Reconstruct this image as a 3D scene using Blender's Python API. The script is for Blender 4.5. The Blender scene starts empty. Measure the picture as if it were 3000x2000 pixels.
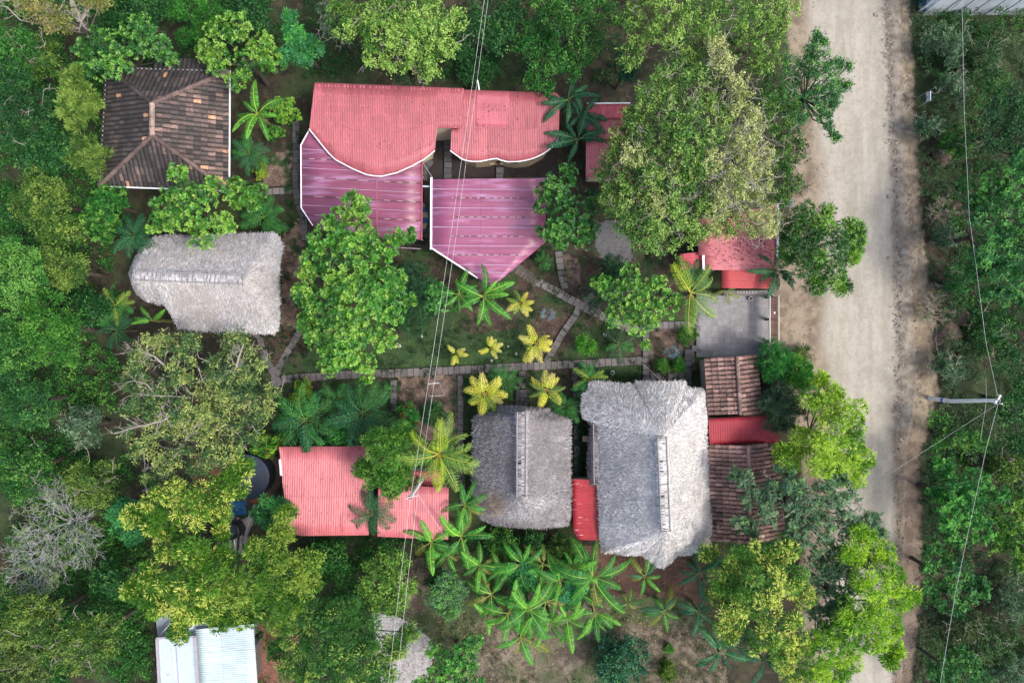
import bpy, math
import numpy as np
from mathutils import Vector, Matrix

# ---------------------------------------------------------------- camera, sky, sun, exposure
scene = bpy.context.scene
COL = scene.collection
CAM_H = 50.0
cam_data = bpy.data.cameras.new("camera")
cam_data.sensor_width = 36.0
cam_data.lens = 24.0
cam_data.clip_start = 0.5
cam_data.clip_end = 3000.0
cam = bpy.data.objects.new("camera", cam_data)
cam.location = (0, 0, CAM_H)
cam.rotation_euler = (0, 0, 0)
COL.objects.link(cam)
scene.camera = cam

SUN_EL = math.radians(55)
SUN_AZ = math.radians(112)          # compass bearing, clockwise from north (+Y)
world = bpy.data.worlds.new("World")
scene.world = world
world.use_nodes = True
wn = world.node_tree
bg = wn.nodes["Background"]
sky = wn.nodes.new("ShaderNodeTexSky")
sky.sky_type = 'NISHITA'
sky.sun_disc = False
sky.sun_elevation = SUN_EL
sky.sun_rotation = SUN_AZ
sky.air_density = 0.8
sky.dust_density = 5.0
sky.ozone_density = 1.0
wn.links.new(sky.outputs[0], bg.inputs[0])
bg.inputs[1].default_value = 0.15
sun_data = bpy.data.lights.new("sun", 'SUN')
sun_data.energy = 1.0
sun_data.angle = math.radians(10)
sun_data.color = (1.0, 0.955, 0.89)
sun = bpy.data.objects.new("sun", sun_data)
sd = Vector((math.sin(SUN_AZ) * math.cos(SUN_EL), math.cos(SUN_AZ) * math.cos(SUN_EL), math.sin(SUN_EL)))
sun.rotation_euler = sd.to_track_quat('Z', 'Y').to_euler()
COL.objects.link(sun)
scene.view_settings.view_transform = 'Standard'
scene.view_settings.look = 'None'
scene.view_settings.exposure = 1.08
scene.view_settings.gamma = 1.0
scene.render.engine = 'CYCLES'
scene.cycles.max_bounces = 6
scene.cycles.diffuse_bounces = 2
scene.cycles.transmission_bounces = 3
scene.cycles.glossy_bounces = 2
scene.cycles.use_denoising = True

# ---------------------------------------------------------------- helpers
PXM = 0.025
def P(px, py, z=0.0):
    k = PXM * (CAM_H - z) / CAM_H
    return np.array([(px - 1500.0) * k, (1000.0 - py) * k, z])

def tag(o, label=None, cat=None, group=None, kind=None):
    if label: o['label'] = label
    if cat: o['category'] = cat
    if group: o['group'] = group
    if kind: o['kind'] = kind
    return o

def empty(name, loc, label, cat, group=None, rz=0.0):
    o = bpy.data.objects.new(name, None)
    o.empty_display_size = 0.3
    o.location = [float(v) for v in loc]
    o.rotation_euler = (0, 0, rz)
    COL.objects.link(o)
    return tag(o, label, cat, group)

def link(name, me, parent=None, local=False):
    """link a mesh; world-space meshes parented to an empty are shifted by its location"""
    o = bpy.data.objects.new(name, me)
    COL.objects.link(o)
    if parent is not None:
        o.parent = parent
        if not local:
            r = parent
            off = Vector((0, 0, 0))
            while r is not None:
                off += r.location
                r = r.parent
            o.location = -off
    return o

class MB:
    """collects faces with a colour each, builds one mesh"""
    def __init__(s):
        s.v = []; s.nv = 0; s.loops = []; s.tot = []; s.col = []; s.mi = []
    def quads(s, V, cols, mi=0):
        """V (n,k,3) polygons with k corners; cols (n,3) or (3,)"""
        V = np.asarray(V, dtype=np.float32)
        n, k = V.shape[0], V.shape[1]
        if n == 0: return
        s.v.append(V.reshape(-1, 3))
        s.loops.append(np.arange(n * k, dtype=np.int32) + s.nv)
        s.nv += n * k
        s.tot.append(np.full(n, k, dtype=np.int32))
        c = np.asarray(cols, dtype=np.float32)
        if c.ndim == 1: c = np.tile(c, (n, 1))
        s.col.append(c)
        s.mi.append(np.full(n, mi, dtype=np.int32))
    def mesh(s, V, F, cols, mi=0):
        """shared-vertex mesh: V (n,3), F (m,k) ints"""
        V = np.asarray(V, dtype=np.float32); F = np.asarray(F, dtype=np.int32)
        if len(F) == 0: return
        s.v.append(V); s.loops.append((F + s.nv).reshape(-1)); s.nv += len(V)
        s.tot.append(np.full(len(F), F.shape[1], dtype=np.int32))
        c = np.asarray(cols, dtype=np.float32)
        if c.ndim == 1: c = np.tile(c, (len(F), 1))
        s.col.append(c); s.mi.append(np.full(len(F), mi, dtype=np.int32))
    def box(s, lo, hi, col, mi=0):
        x0, y0, z0 = lo; x1, y1, z1 = hi
        V = [(x0,y0,z0),(x1,y0,z0),(x1,y1,z0),(x0,y1,z0),(x0,y0,z1),(x1,y0,z1),(x1,y1,z1),(x0,y1,z1)]
        s.mesh(V, [(3,2,1,0),(4,5,6,7),(0,1,5,4),(1,2,6,5),(2,3,7,6),(3,0,4,7)], col, mi)
    def obox(s, a, b, w, h, col, mi=0, up=(0,0,1)):
        """beam from a to b, width w (sideways) and height h"""
        a = np.asarray(a, float); b = np.asarray(b, float)
        d = b - a; L = np.linalg.norm(d)
        if L < 1e-6: return
        d /= L; up = np.asarray(up, float)
        sd_ = np.cross(d, up)
        if np.linalg.norm(sd_) < 1e-4: sd_ = np.cross(d, (1, 0, 0))
        sd_ /= np.linalg.norm(sd_); u = np.cross(sd_, d)
        V = [p + sx * sd_ * w / 2 + sz * u * h / 2 for p in (a, b) for sx, sz in ((-1,-1),(1,-1),(1,1),(-1,1))]
        s.mesh(V, [(3,2,1,0),(4,5,6,7),(0,1,5,4),(1,2,6,5),(2,3,7,6),(3,0,4,7)], col, mi)
    def tubes(s, A, B, ra, rb, n=5, col=(.1,.08,.06), mi=0):
        A = np.atleast_2d(np.asarray(A, float)); B = np.atleast_2d(np.asarray(B, float))
        m = len(A)
        ra = np.broadcast_to(np.asarray(ra, float), (m,)); rb = np.broadcast_to(np.asarray(rb, float), (m,))
        d = B - A; L = np.linalg.norm(d, axis=1, keepdims=True) + 1e-9; d = d / L
        ref = np.where(np.abs(d[:, 2:3]) > .9, np.array([[1., 0, 0]]), np.array([[0, 0, 1.]]))
        u = np.cross(d, ref); u /= np.linalg.norm(u, axis=1, keepdims=True); w = np.cross(d, u)
        th = np.linspace(0, 2 * np.pi, n, endpoint=False)
        cs = np.cos(th)[None, :, None]; sn = np.sin(th)[None, :, None]
        ring = u[:, None] * cs + w[:, None] * sn
        VA = A[:, None] + ring * ra[:, None, None]
        VB = B[:, None] + ring * rb[:, None, None]
        V = np.concatenate([VA, VB], axis=1).reshape(-1, 3)
        i = np.arange(n); j = (i + 1) % n
        F = np.stack([i, j, j + n, i + n], axis=1)
        F = (F[None] + (np.arange(m) * 2 * n)[:, None, None]).reshape(-1, 4)
        c = np.asarray(col, float)
        if c.ndim == 2: c = np.repeat(c, n, axis=0)
        s.mesh(V, F, c, mi)
    def path(s, pts, r0, r1, n=6, col=(.1,.08,.06), mi=0):
        pts = np.asarray(pts, float); m = len(pts) - 1
        t = np.linspace(0, 1, m + 1); r = r0 + (r1 - r0) * t
        s.tubes(pts[:-1], pts[1:], r[:-1], r[1:], n, col, mi)
    def cyl(s, c, r, z0, z1, n=24, col=(.5,.5,.5), mi=0, r1=None):
        r1 = r if r1 is None else r1
        th = np.linspace(0, 2*np.pi, n, endpoint=False)
        a = np.stack([c[0]+r*np.cos(th), c[1]+r*np.sin(th), np.full(n, z0)], 1)
        b = np.stack([c[0]+r1*np.cos(th), c[1]+r1*np.sin(th), np.full(n, z1)], 1)
        i = np.arange(n); j = (i+1) % n
        s.mesh(np.vstack([a, b]), np.stack([i, j, j+n, i+n], 1), col, mi)
        s.mesh(b, [list(range(n))], col, mi)
    def build(s, name, mats, parent=None, smooth=False, local=False):
        me = bpy.data.meshes.new(name)
        V = np.concatenate(s.v).astype(np.float32); Lp = np.concatenate(s.loops); T = np.concatenate(s.tot)
        me.vertices.add(len(V)); me.vertices.foreach_set("co", V.ravel())
        me.loops.add(len(Lp)); me.loops.foreach_set("vertex_index", Lp)
        me.polygons.add(len(T))
        st = np.concatenate([[0], np.cumsum(T)[:-1]]).astype(np.int32)
        me.polygons.foreach_set("loop_start", st)
        me.polygons.foreach_set("loop_total", T)
        me.polygons.foreach_set("material_index", np.concatenate(s.mi))
        me.polygons.foreach_set("use_smooth", np.full(len(T), bool(smooth)))
        C = np.concatenate(s.col); C4 = np.ones((len(C), 4), np.float32); C4[:, :3] = C
        at = me.attributes.new("col", 'FLOAT_COLOR', 'FACE')
        at.data.foreach_set("color", C4.ravel())
        me.update(calc_edges=True)
        if not isinstance(mats, (list, tuple)): mats = [mats]
        for m in mats: me.materials.append(m)
        return link(name, me, parent, local)

def rs(seed): return np.random.default_rng(seed)

_lat = rs(5).random((256, 256))
def vnoise(x, y, s=1.0, o=0.0):
    x = np.asarray(x, float) / s + 31.7 + o * 17.3; y = np.asarray(y, float) / s + 11.1 + o * 7.9
    xi = np.floor(x).astype(int); yi = np.floor(y).astype(int); fx = x - xi; fy = y - yi
    fx = fx*fx*(3-2*fx); fy = fy*fy*(3-2*fy)
    g = lambda a, b: _lat[a % 256, b % 256]
    return (g(xi,yi)*(1-fx)+g(xi+1,yi)*fx)*(1-fy)+(g(xi,yi+1)*(1-fx)+g(xi+1,yi+1)*fx)*fy
def fbm(x, y, s=1.0, o=0.0, n=4):
    t = 0; a = .5; tot = 0
    for i in range(n):
        t = t + a * vnoise(x, y, s / 2**i, o + i * 3.1); tot += a; a *= .55
    return t / tot
def sstep(a, b, x):
    t = np.clip((x - a) / (b - a), 0, 1); return t*t*(3-2*t)
def inpoly(x, y, poly):
    poly = np.asarray(poly, float); r = np.zeros(np.shape(x), bool)
    n = len(poly); j = n - 1
    for i in range(n):
        xi, yi = poly[i]; xj, yj = poly[j]
        c = ((yi > y) != (yj > y)) & (x < (xj - xi) * (y - yi) / (yj - yi + 1e-12) + xi)
        r ^= c; j = i
    return r
def segdist(x, y, ax, ay, bx, by):
    dx, dy = bx-ax, by-ay
    t = np.clip(((x-ax)*dx+(y-ay)*dy)/(dx*dx+dy*dy+1e-12), 0, 1)
    return np.hypot(x-ax-t*dx, y-ay-t*dy)
def polydist(x, y, poly):
    d = np.full(np.shape(x), 1e9); n = len(poly)
    for i in range(n):
        a = poly[i]; b = poly[(i+1) % n]
        d = np.minimum(d, segdist(x, y, a[0], a[1], b[0], b[1]))
    return d

# ---------------------------------------------------------------- materials
def new_mat(name):
    m = bpy.data.materials.new(name); m.use_nodes = True
    nt = m.node_tree; nt.nodes.clear()
    out = nt.nodes.new("ShaderNodeOutputMaterial")
    return m, nt, out
def N(nt, t, **kw):
    n = nt.nodes.new(t)
    for k, v in kw.items(): setattr(n, k, v)
    return n

def surf_mat(name, base=None, rough=.8, nscale=6.0, namt=.35, bump=.3, bscale=None, metal=0.0, spec=.5,
             stretch=(1,1,1), spots=None, spot_scale=4.0, spot_rng=(.6,.7), coat=0.0):
    """principled with face colour attribute (or a base colour) multiplied by procedural mottling"""
    m, nt, out = new_mat(name)
    L = nt.links.new
    bs = N(nt, "ShaderNodeBsdfPrincipled")
    bs.inputs["Roughness"].default_value = rough
    bs.inputs["Metallic"].default_value = metal
    bs.inputs["Specular IOR Level"].default_value = spec
    tc = N(nt, "ShaderNodeTexCoord"); mp = N(nt, "ShaderNodeMapping"); mp.inputs["Scale"].default_value = stretch
    L(tc.outputs["Object"], mp.inputs[0])
    no = N(nt, "ShaderNodeTexNoise"); no.inputs["Scale"].default_value = nscale; no.inputs["Detail"].default_value = 6
    no.inputs["Roughness"].default_value = .65
    L(mp.outputs[0], no.inputs["Vector"])
    mr = N(nt, "ShaderNodeMapRange"); mr.inputs[1].default_value = .25; mr.inputs[2].default_value = .75
    mr.inputs[3].default_value = 1 - namt; mr.inputs[4].default_value = 1 + namt
    L(no.outputs[0], mr.inputs[0])
    if base is None:
        at = N(nt, "ShaderNodeAttribute", attribute_name="col"); csrc = at.outputs["Color"]
    else:
        rg = N(nt, "ShaderNodeRGB"); rg.outputs[0].default_value = (*base, 1); csrc = rg.outputs[0]
    vm = N(nt, "ShaderNodeVectorMath", operation='SCALE')
    L(csrc, vm.inputs[0]); L(mr.outputs[0], vm.inputs["Scale"])
    cur = vm.outputs[0]
    if spots is not None:
        n2 = N(nt, "ShaderNodeTexNoise"); n2.inputs["Scale"].default_value = spot_scale; n2.inputs["Detail"].default_value = 5
        L(mp.outputs[0], n2.inputs["Vector"])
        m2 = N(nt, "ShaderNodeMapRange"); m2.inputs[1].default_value = spot_rng[0]; m2.inputs[2].default_value = spot_rng[1]
        L(n2.outputs[0], m2.inputs[0])
        mx = N(nt, "ShaderNodeMix", data_type='RGBA')
        L(m2.outputs[0], mx.inputs["Factor"]); L(cur, mx.inputs["A"]); mx.inputs["B"].default_value = (*spots, 1)
        cur = mx.outputs["Result"]
    L(cur, bs.inputs["Base Color"])
    if bump:
        n3 = N(nt, "ShaderNodeTexNoise"); n3.inputs["Scale"].default_value = bscale or nscale * 4; n3.inputs["Detail"].default_value = 4
        L(mp.outputs[0], n3.inputs["Vector"])
        bp = N(nt, "ShaderNodeBump"); bp.inputs["Strength"].default_value = bump; bp.inputs["Distance"].default_value = .05
        L(n3.outputs[0], bp.inputs["Height"]); L(bp.outputs[0], bs.inputs["Normal"])
    L(bs.outputs[0], out.inputs[0])
    return m

def leaf_mat(name, trans=.27, gloss=.012, rough=.45):
    m, nt, out = new_mat(name); L = nt.links.new
    at = N(nt, "ShaderNodeAttribute", attribute_name="col")
    oi = N(nt, "ShaderNodeObjectInfo")
    mr = N(nt, "ShaderNodeMapRange"); mr.inputs[3].default_value = .88; mr.inputs[4].default_value = 1.12
    L(oi.outputs["Random"], mr.inputs[0])
    vm = N(nt, "ShaderNodeVectorMath", operation='SCALE'); L(at.outputs["Color"], vm.inputs[0]); L(mr.outputs[0], vm.inputs["Scale"])
    df = N(nt, "ShaderNodeBsdfDiffuse"); tr = N(nt, "ShaderNodeBsdfTranslucent"); gl = N(nt, "ShaderNodeBsdfGlossy")
    gl.inputs["Roughness"].default_value = rough; gl.inputs["Color"].default_value = (.9,.95,1,1)
    L(vm.outputs[0], df.inputs[0])
    vt = N(nt, "ShaderNodeVectorMath", operation='MULTIPLY'); vt.inputs[1].default_value = (1.1, 1.2, .6)
    L(vm.outputs[0], vt.inputs[0]); L(vt.outputs[0], tr.inputs[0])
    m1 = N(nt, "ShaderNodeMixShader"); m1.inputs[0].default_value = trans
    L(df.outputs[0], m1.inputs[1]); L(tr.outputs[0], m1.inputs[2])
    m2 = N(nt, "ShaderNodeMixShader"); m2.inputs[0].default_value = gloss
    L(m1.outputs[0], m2.inputs[1]); L(gl.outputs[0], m2.inputs[2])
    L(m2.outputs[0], out.inputs[0])
    return m

M = {}
M['leaf'] = leaf_mat("leaf")
M['leaf_gloss'] = leaf_mat("glossy_leaf", .25, .03, .4)
M['bark'] = surf_mat("bark", None, .9, 5, .35, .5)
M['thatch'] = surf_mat("thatch", None, .95, 3, .18, .0)
M['straw'] = surf_mat("straw", None, .8, 1.2, .25, .0)
M['tile'] = surf_mat("clay_tile", None, .85, 7, .45, .4, spots=(.03,.028,.027), spot_scale=5, spot_rng=(.56,.72))
M['tin'] = surf_mat("painted_tin", None, .45, 1.0, .15, .05, 12, spec=.45, stretch=(2.6,.55,1), spots=(.22,.048,.060), spot_scale=1.3, spot_rng=(.56,.86))
M['tin_dirty'] = surf_mat("weathered_tin", None, .45, 1.3, .14, .05, 12, stretch=(1.5,6,1), spots=(.13,.012,.02), spot_scale=1.6, spot_rng=(.64,.68))
M['tin_scuffed'] = surf_mat("scuffed_tin", None, .3, 1.3, .12, .05, 12, stretch=(.6,5,1), spots=(.75,.68,.75), spot_scale=2.2, spot_rng=(.64,.72))
M['purple'] = surf_mat("purple_sheen_panel", None, .38, 1.4, .14, .04, 14, stretch=(.35,2.2,1), spots=(.42,.26,.44), spot_scale=1.1, spot_rng=(.50,.86))  # pale streak spots paint a bluish sky sheen into the panel colour
M['zinc'] = surf_mat("zinc_sheet", None, .38, 1.2, .12, .08, 14, stretch=(.5,5,1), spots=(.42,.56,.60), spot_scale=.9, spot_rng=(.45,.75))
M['plaster'] = surf_mat("plaster", None, .85, 2.2, .18, .1)
M['roofpaint'] = surf_mat("stained_roof_paint", None, .6, 2.5, .15, .1, spots=(.20,.22,.30), spot_scale=2.5, spot_rng=(.62,.75))
M['wallblue'] = surf_mat("stained_wall", None, .8, 2, .22, .1, stretch=(1.2,1.2,.35), spots=(.12,.14,.15), spot_scale=1.6, spot_rng=(.56,.72))
M['paint'] = surf_mat("paint", None, .5, 5, .08, .0)
M['slab'] = surf_mat("concrete_slab", None, .85, 3, .22, .1)
M['wood'] = surf_mat("old_wood", None, .85, 6, .35, .3, stretch=(1,6,1))
M['stone'] = surf_mat("stone", None, .9, 6, .3, .5)
M['plastic'] = surf_mat("dark_plastic", None, .35, 2, .15, .05)
M['metal'] = surf_mat("galvanised_metal", None, .5, 4, .15, .05, metal=.4)
M['ground'] = surf_mat("ground", None, .95, 8, .55, .9, 22)
M['road'] = surf_mat("road_dirt", None, .92, 9, .17, .6, 24)
# ---------------------------------------------------------------- ground, road, paths
def K(y, pts):
    return np.interp(y, [p[0] for p in pts], [p[1] for p in pts])
XL = [(0,2362),(300,2385),(500,2398),(700,2412),(860,2418),(1000,2405),(1200,2440),(1500,2450),(2000,2400)]
XR = [(0,2585),(300,2600),(500,2610),(700,2614),(1000,2624),(1300,2612),(1500,2620),(1800,2625),(2000,2612)]
XB = [(0,2634),(300,2648),(500,2652),(700,2662),(1000,2680),(1150,2684),(1300,2656),(1500,2650),(2000,2640)]
XS = [(0,2662),(300,2682),(600,2694),(760,2715),(860,2738),(1000,2742),(1150,2748),(1260,2722),(1350,2692),(1500,2704),(1800,2690),(2000,2672)]
XE = [(0,2290),(300,2310),(600,2308),(860,2262),(1000,2268),(1100,2290),(1400,2350),(2000,2330)]
def lerp3(a, b, t):
    t = np.asarray(t)[..., None]
    return np.asarray(a) * (1 - t) + np.asarray(b) * t

GARDEN = [(900,600),(1250,700),(1440,840),(1620,700),(2050,760),(2050,1250),(1700,1150),(1060,1260),(640,1200),(780,960)]
YARD = [(1200,1640),(1500,1600),(2130,1620),(2130,2050),(1230,2050),(1270,1890),(1170,1800)]
GRAVEL = [(1090,1795),(1162,1806),(1205,1828),(1252,1862),(1272,1898),(1262,1950),(1243,2060),(1126,2060),(1100,1900)]
COURT = [(1240,380),(1640,400),(1640,520),(1265,522),(1265,730),(1180,730),(1236,700),(1236,470)]
def ground_color(px, py):
    x = px * PXM; y = -py * PXM
    n1 = fbm(x, y, 6, 1); n2 = fbm(x, y, 1.3, 2); n3 = fbm(x, y, .35, 3, 3)
    far_ = sstep(52, 75, np.hypot(x-37.5, y+25)); n2 = n2*(1-far_)+.5*far_; n3 = n3*(1-far_)+.5*far_; n1 = n1*(1-far_)+.62*far_
    c = lerp3((.020,.018,.010), (.058,.046,.028), sstep(.38,.68, .5*n2+.5*n3))
    g = sstep(.42,.58, .55*n1+.45*n2)
    c = lerp3(c, lerp3((.012,.030,.009),(.035,.065,.016), n3)[...,:], g * .8)
    jx = px + 24*(n2-.5) + 10*(n3-.5); jy = py + 24*(n3-.5) + 12*(n2-.5)
    # lawn of the garden
    gd = inpoly(jx, jy, GARDEN)
    soil = lerp3((.050,.032,.026), (.125,.080,.062), sstep(.35,.7,.5*n2+.5*n3))
    lawn = lerp3((.011,.032,.009), (.032,.066,.018), n3)
    gg = sstep(.40,.56, .5*n2 + .3*n1 + .2*n3)
    gc = soil*(1-gg[...,None]) + lawn*gg[...,None]
    c = np.where(gd[...,None], gc, c)
    # greener strips
    for poly in ([(960,1120),(1145,1112),(1145,1215),(960,1200)], [(1110,1000),(1560,960),(1570,1060),(1360,1075),(1110,1085)],
                 [(2022,1036),(2070,1036),(2066,1080),(2022,1075)], [(1770,1070),(1890,1065),(1895,1110),(1770,1125)],
                 [(1360,1085),(1520,1080),(1520,1120),(1360,1120)]):
        m = inpoly(jx, jy, poly)
        c = np.where(m[...,None], lerp3((.014,.040,.011), (.040,.085,.024), n3), c)
    for poly in ([(1166,1104),(1338,1098),(1340,1270),(1250,1290),(1168,1200)], [(1640,740),(1700,760),(1700,860),(1640,800)],
                 [(820,700),(885,640),(905,860),(880,960),(825,960)], [(770,450),(860,440),(850,540),(770,545)], [(1905,960),(2035,965),(2040,1085),(1905,1085)]):
        m = inpoly(jx, jy, poly)
        br = lerp3((.085,.058,.045), (.20,.145,.115), sstep(.3,.72,.4*n2+.6*n3))
        k = sstep(.60,.74, n2)[...,None]
        br = br*(1-k) + lawn*k
        c = np.where(m[...,None], br, c)
    yd = inpoly(jx, jy, YARD)
    yc = lerp3((.070,.055,.040), (.190,.160,.122), sstep(.32,.7,.45*n2+.55*n3))
    k = sstep(.38,.57, .6*n1+.4*n2)[...,None]
    yc = yc*(1-k) + lerp3((.030,.050,.018),(.075,.100,.040), n3)*k
    c = np.where(yd[...,None], yc, c)
    for poly, a, b in (([(1700,1600),(2060,1620),(2060,1760),(1760,1740)], (.075,.040,.030), (.13,.075,.055)),
                       ([(560,1330),(800,1350),(790,1480),(560,1470)], (.15,.055,.032), (.22,.095,.062)),
                       ([(735,1800),(880,1830),(850,2050),(735,2050)], (.12,.055,.036), (.20,.10,.07)),
                       (COURT, (.026,.020,.020), (.045,.036,.034)),
                       ([(1738,650),(1850,640),(1850,760),(1800,790),(1770,775),(1745,720)], (.10,.10,.105), (.145,.145,.15))):
        m = inpoly(jx, jy, poly)
        c = np.where(m[...,None], lerp3(a, b, n3), c)
    gv = inpoly(px + 8*(n3-.5), py + 8*(n2-.5), GRAVEL)
    c = np.where(gv[...,None], lerp3((.25,.24,.24), (.42,.41,.41), n3), c)
    # road and its shoulders
    w = 10*(n2-.5) + 9*(n3-.5)
    xe = K(py, XE) + 2.2*w; xl = K(py, XL) + 1.6*w; xr = K(py, XR) + .8*w; xb = K(py, XB) + .6*w; xs = K(py, XS) + 1.8*w
    st = fbm(x*3.0, y*.35, 1.0, 7)              # long streaks along the road
    st2 = fbm(x*1.1, y*.9, .8, 8)
    beige = lerp3((.130,.100,.070), (.255,.212,.155), sstep(.3,.7,.5*n2+.5*n3))
    n4 = fbm(x, y, .22, 15, 2); uu = (px-xl)/(xr-xl); trk = np.exp(-((uu-.30)/.07)**2)+np.exp(-((uu-.62)/.07)**2)
    pale = lerp3((.262,.244,.200), (.345,.328,.280), sstep(.28,.72,.45*st+.20*st2+.10*n3+.25*n4)) * (1+.07*trk)[...,None]
    berm = lerp3((.155,.132,.104), (.270,.238,.195), sstep(.25,.75,n3))
    strip = lerp3((.175,.135,.092), (.315,.265,.185), sstep(.3,.7,.4*st+.6*n3))
    low = sstep(1180,1330,py)                   # further down the verge turns to brown soil
    brown = lerp3((.115,.082,.060), (.205,.160,.122), sstep(.3,.7,.5*n3+.5*n2))
    strip = strip*(1-low[...,None]) + brown*low[...,None]
    berm = berm*(1-low[...,None]) + (lerp3((.12,.09,.065), (.23,.19,.145), n3))*low[...,None]
    e = sstep(0, 14, px-xe)[...,None]; inn = (px < xs)[...,None]
    rc = beige
    k = sstep(-26, 34, px-xl)[...,None]; rc = rc*(1-k) + pale*k
    k = sstep(-12, 14, px-xr)[...,None]; rc = rc*(1-k) + berm*k
    k = sstep(-3, 5, px-xb)[...,None]; rc = rc*(1-k) + strip*k
    k2 = sstep(8, -10, px-xs)[...,None]
    a = e * k2
    return c*(1-a) + rc*a

def grid_lines(lo, hi, step, far):
    mid = np.arange(lo, hi + 1e-6, step)
    g = []; d = step; x = hi
    while x < far:
        d *= 1.6; x += d; g.append(x)
    g = np.array(g)
    return np.concatenate([(lo - (g - hi))[::-1], mid, g])
gx = grid_lines(-41, 41, .125, 500); gy = grid_lines(-29, 29, .125, 500)
GX, GY = np.meshgrid(gx, gy)
def ground_z(x, y):
    px = 1500 + x/PXM; py = 1000 - y/PXM
    flat = sstep(0, 60, K(py, XE) - px) + sstep(0, 50, px - K(py, XS))
    return -.02 - .22 * fbm(x, y, 5, 12) * np.clip(flat, 0, 1) * sstep(120, 0, np.abs(x) + np.abs(y) - 60)
GZ = ground_z(GX, GY)
def grid_mesh(mb, X, Y, Z, colfn):
    h, w = X.shape
    V = np.stack([X, Y, Z], -1).reshape(-1, 3)
    i = np.arange(h*w).reshape(h, w)
    F = np.stack([i[:-1,:-1], i[:-1,1:], i[1:,1:], i[1:,:-1]], -1).reshape(-1, 4)
    cx = (X[:-1,:-1]+X[1:,1:])/2; cy = (Y[:-1,:-1]+Y[1:,1:])/2
    C = colfn(1500 + cx/PXM, 1000 - cy/PXM).reshape(-1, 3)
    mb.mesh(V, F, C)
mb = MB(); grid_mesh(mb, GX, GY, GZ, ground_color)
tag(mb.build("ground", M['ground'], smooth=True), kind='structure')

# road ribbon with a low heap of spoil along its right side
v = np.arange(-700, 2700, 4.0); u = np.linspace(0, 1, 150)
VV, UU = np.meshgrid(v, u, indexing='ij')
lo = K(VV, XE) + 22*(vnoise(VV, VV*0, 26, 3)-.5) + 10*(vnoise(VV, VV*0, 9, 6)-.5) + 4
hi = K(VV, XS) + 24*(vnoise(VV, VV*0, 24, 4)-.5) + 8*(vnoise(VV, VV*0, 8, 5)-.5)
RX = lo + (hi - lo) * UU
wx = (RX-1500)*PXM; wy = (1000-VV)*PXM
bm = sstep(K(VV,XR)-6, (K(VV,XR)+K(VV,XB))/2+8, RX) * sstep(K(VV,XB)+4, K(VV,XB)-6, RX)
edge = np.minimum(UU, 1-UU)
RZ = .006 + bm*(.07+.16*fbm(wx, wy, .5, 9)) * (1-.7*sstep(1200,1350,VV)) + .018*fbm(wx*2, wy*.4, 1.2, 4)*sstep(0,.06,edge)
mb = MB(); h, w = RX.shape
i = np.arange(h*w).reshape(h, w)
F = np.stack([i[:-1,:-1], i[1:,:-1], i[1:,1:], i[:-1,1:]], -1).reshape(-1, 4)
C = ground_color((RX[:-1,:-1]+RX[1:,1:])/2, (VV[:-1,:-1]+VV[1:,1:])/2).reshape(-1, 3)
mb.mesh(np.stack([wx, wy, RZ], -1).reshape(-1, 3), F, C)
tag(mb.build("road", M['road'], smooth=True), kind='structure')

def rock_set(mb, pos, size, cols, rng, detail=0):
    """irregular angular stones"""
    base = np.array([(1,0,0),(0,1,0),(-1,0,0),(0,-1,0),(.7,.7,.1),(-.7,.7,.1),(-.7,-.7,.1),(.7,-.7,.1),(.25,.2,.75),(-.3,.1,.7),(.05,-.35,.72)], float)
    ring = [0,4,1,5,2,6,3,7]
    F = [(ring[k], ring[(k+1)%8], [8,8,9,9,9,10,10,8][k]) for k in range(8)] + [(8,9,10)]
    n = len(pos)
    s = np.asarray(size)[:, None, None] * (1 + .35*(rng.random((n,1,3))-.5)) 
    V = base[None] * s * (1 + .3*(rng.random((n, len(base), 1))-.5))
    a = rng.random(n)*6.28; ca, sa = np.cos(a), np.sin(a)
    X = V[...,0]*ca[:,None]-V[...,1]*sa[:,None]; Y = V[...,0]*sa[:,None]+V[...,1]*ca[:,None]
    V = np.stack([X, Y, V[...,2]], -1) + np.asarray(pos)[:, None, :]
    FF = (np.array(F)[None] + (np.arange(n)*len(base))[:,None,None]).reshape(-1, 3)
    mb.mesh(V.reshape(-1,3), FF, np.repeat(cols, len(F), axis=0))

rng = rs(21)
mb = MB(); n = 5200
yy = rng.random(n)*2200-100; r_ = rng.random(n)
xx = K(yy,XR) + (K(yy,XB)-K(yy,XR)) * (.5 + .30*rng.normal(size=n))
keep = rng.random(n) < np.where(yy > 1250, .25, 1); xx, yy = xx[keep], yy[keep]
extra = 1500; ye = rng.random(extra)*2200-100
xe_ = np.where(rng.random(extra) < .45, K(ye,XE)+10 + rng.random(extra)*110, K(ye,XB)+rng.random(extra)*(K(ye,XS)-K(ye,XB)))
xx = np.concatenate([xx, xe_]); yy = np.concatenate([yy, ye]); n = len(xx)
pos = np.stack([(xx-1500)*PXM, (1000-yy)*PXM, np.full(n, .02)], 1)
pos[:len(xx)-extra, 2] += .10
sz = .025 + .05*rng.random(n)**2.5 + .05*(rng.random(n) < .03)
g = .13 + .26*rng.random((n,1)); rock_set(mb, pos, sz, np.hstack([g, g*.92, g*.80]), rng)
tag(mb.build("roadside_gravel", M['stone']), 'loose grey stones heaped along the right side of the dirt road', 'gravel', kind='stuff')
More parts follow.
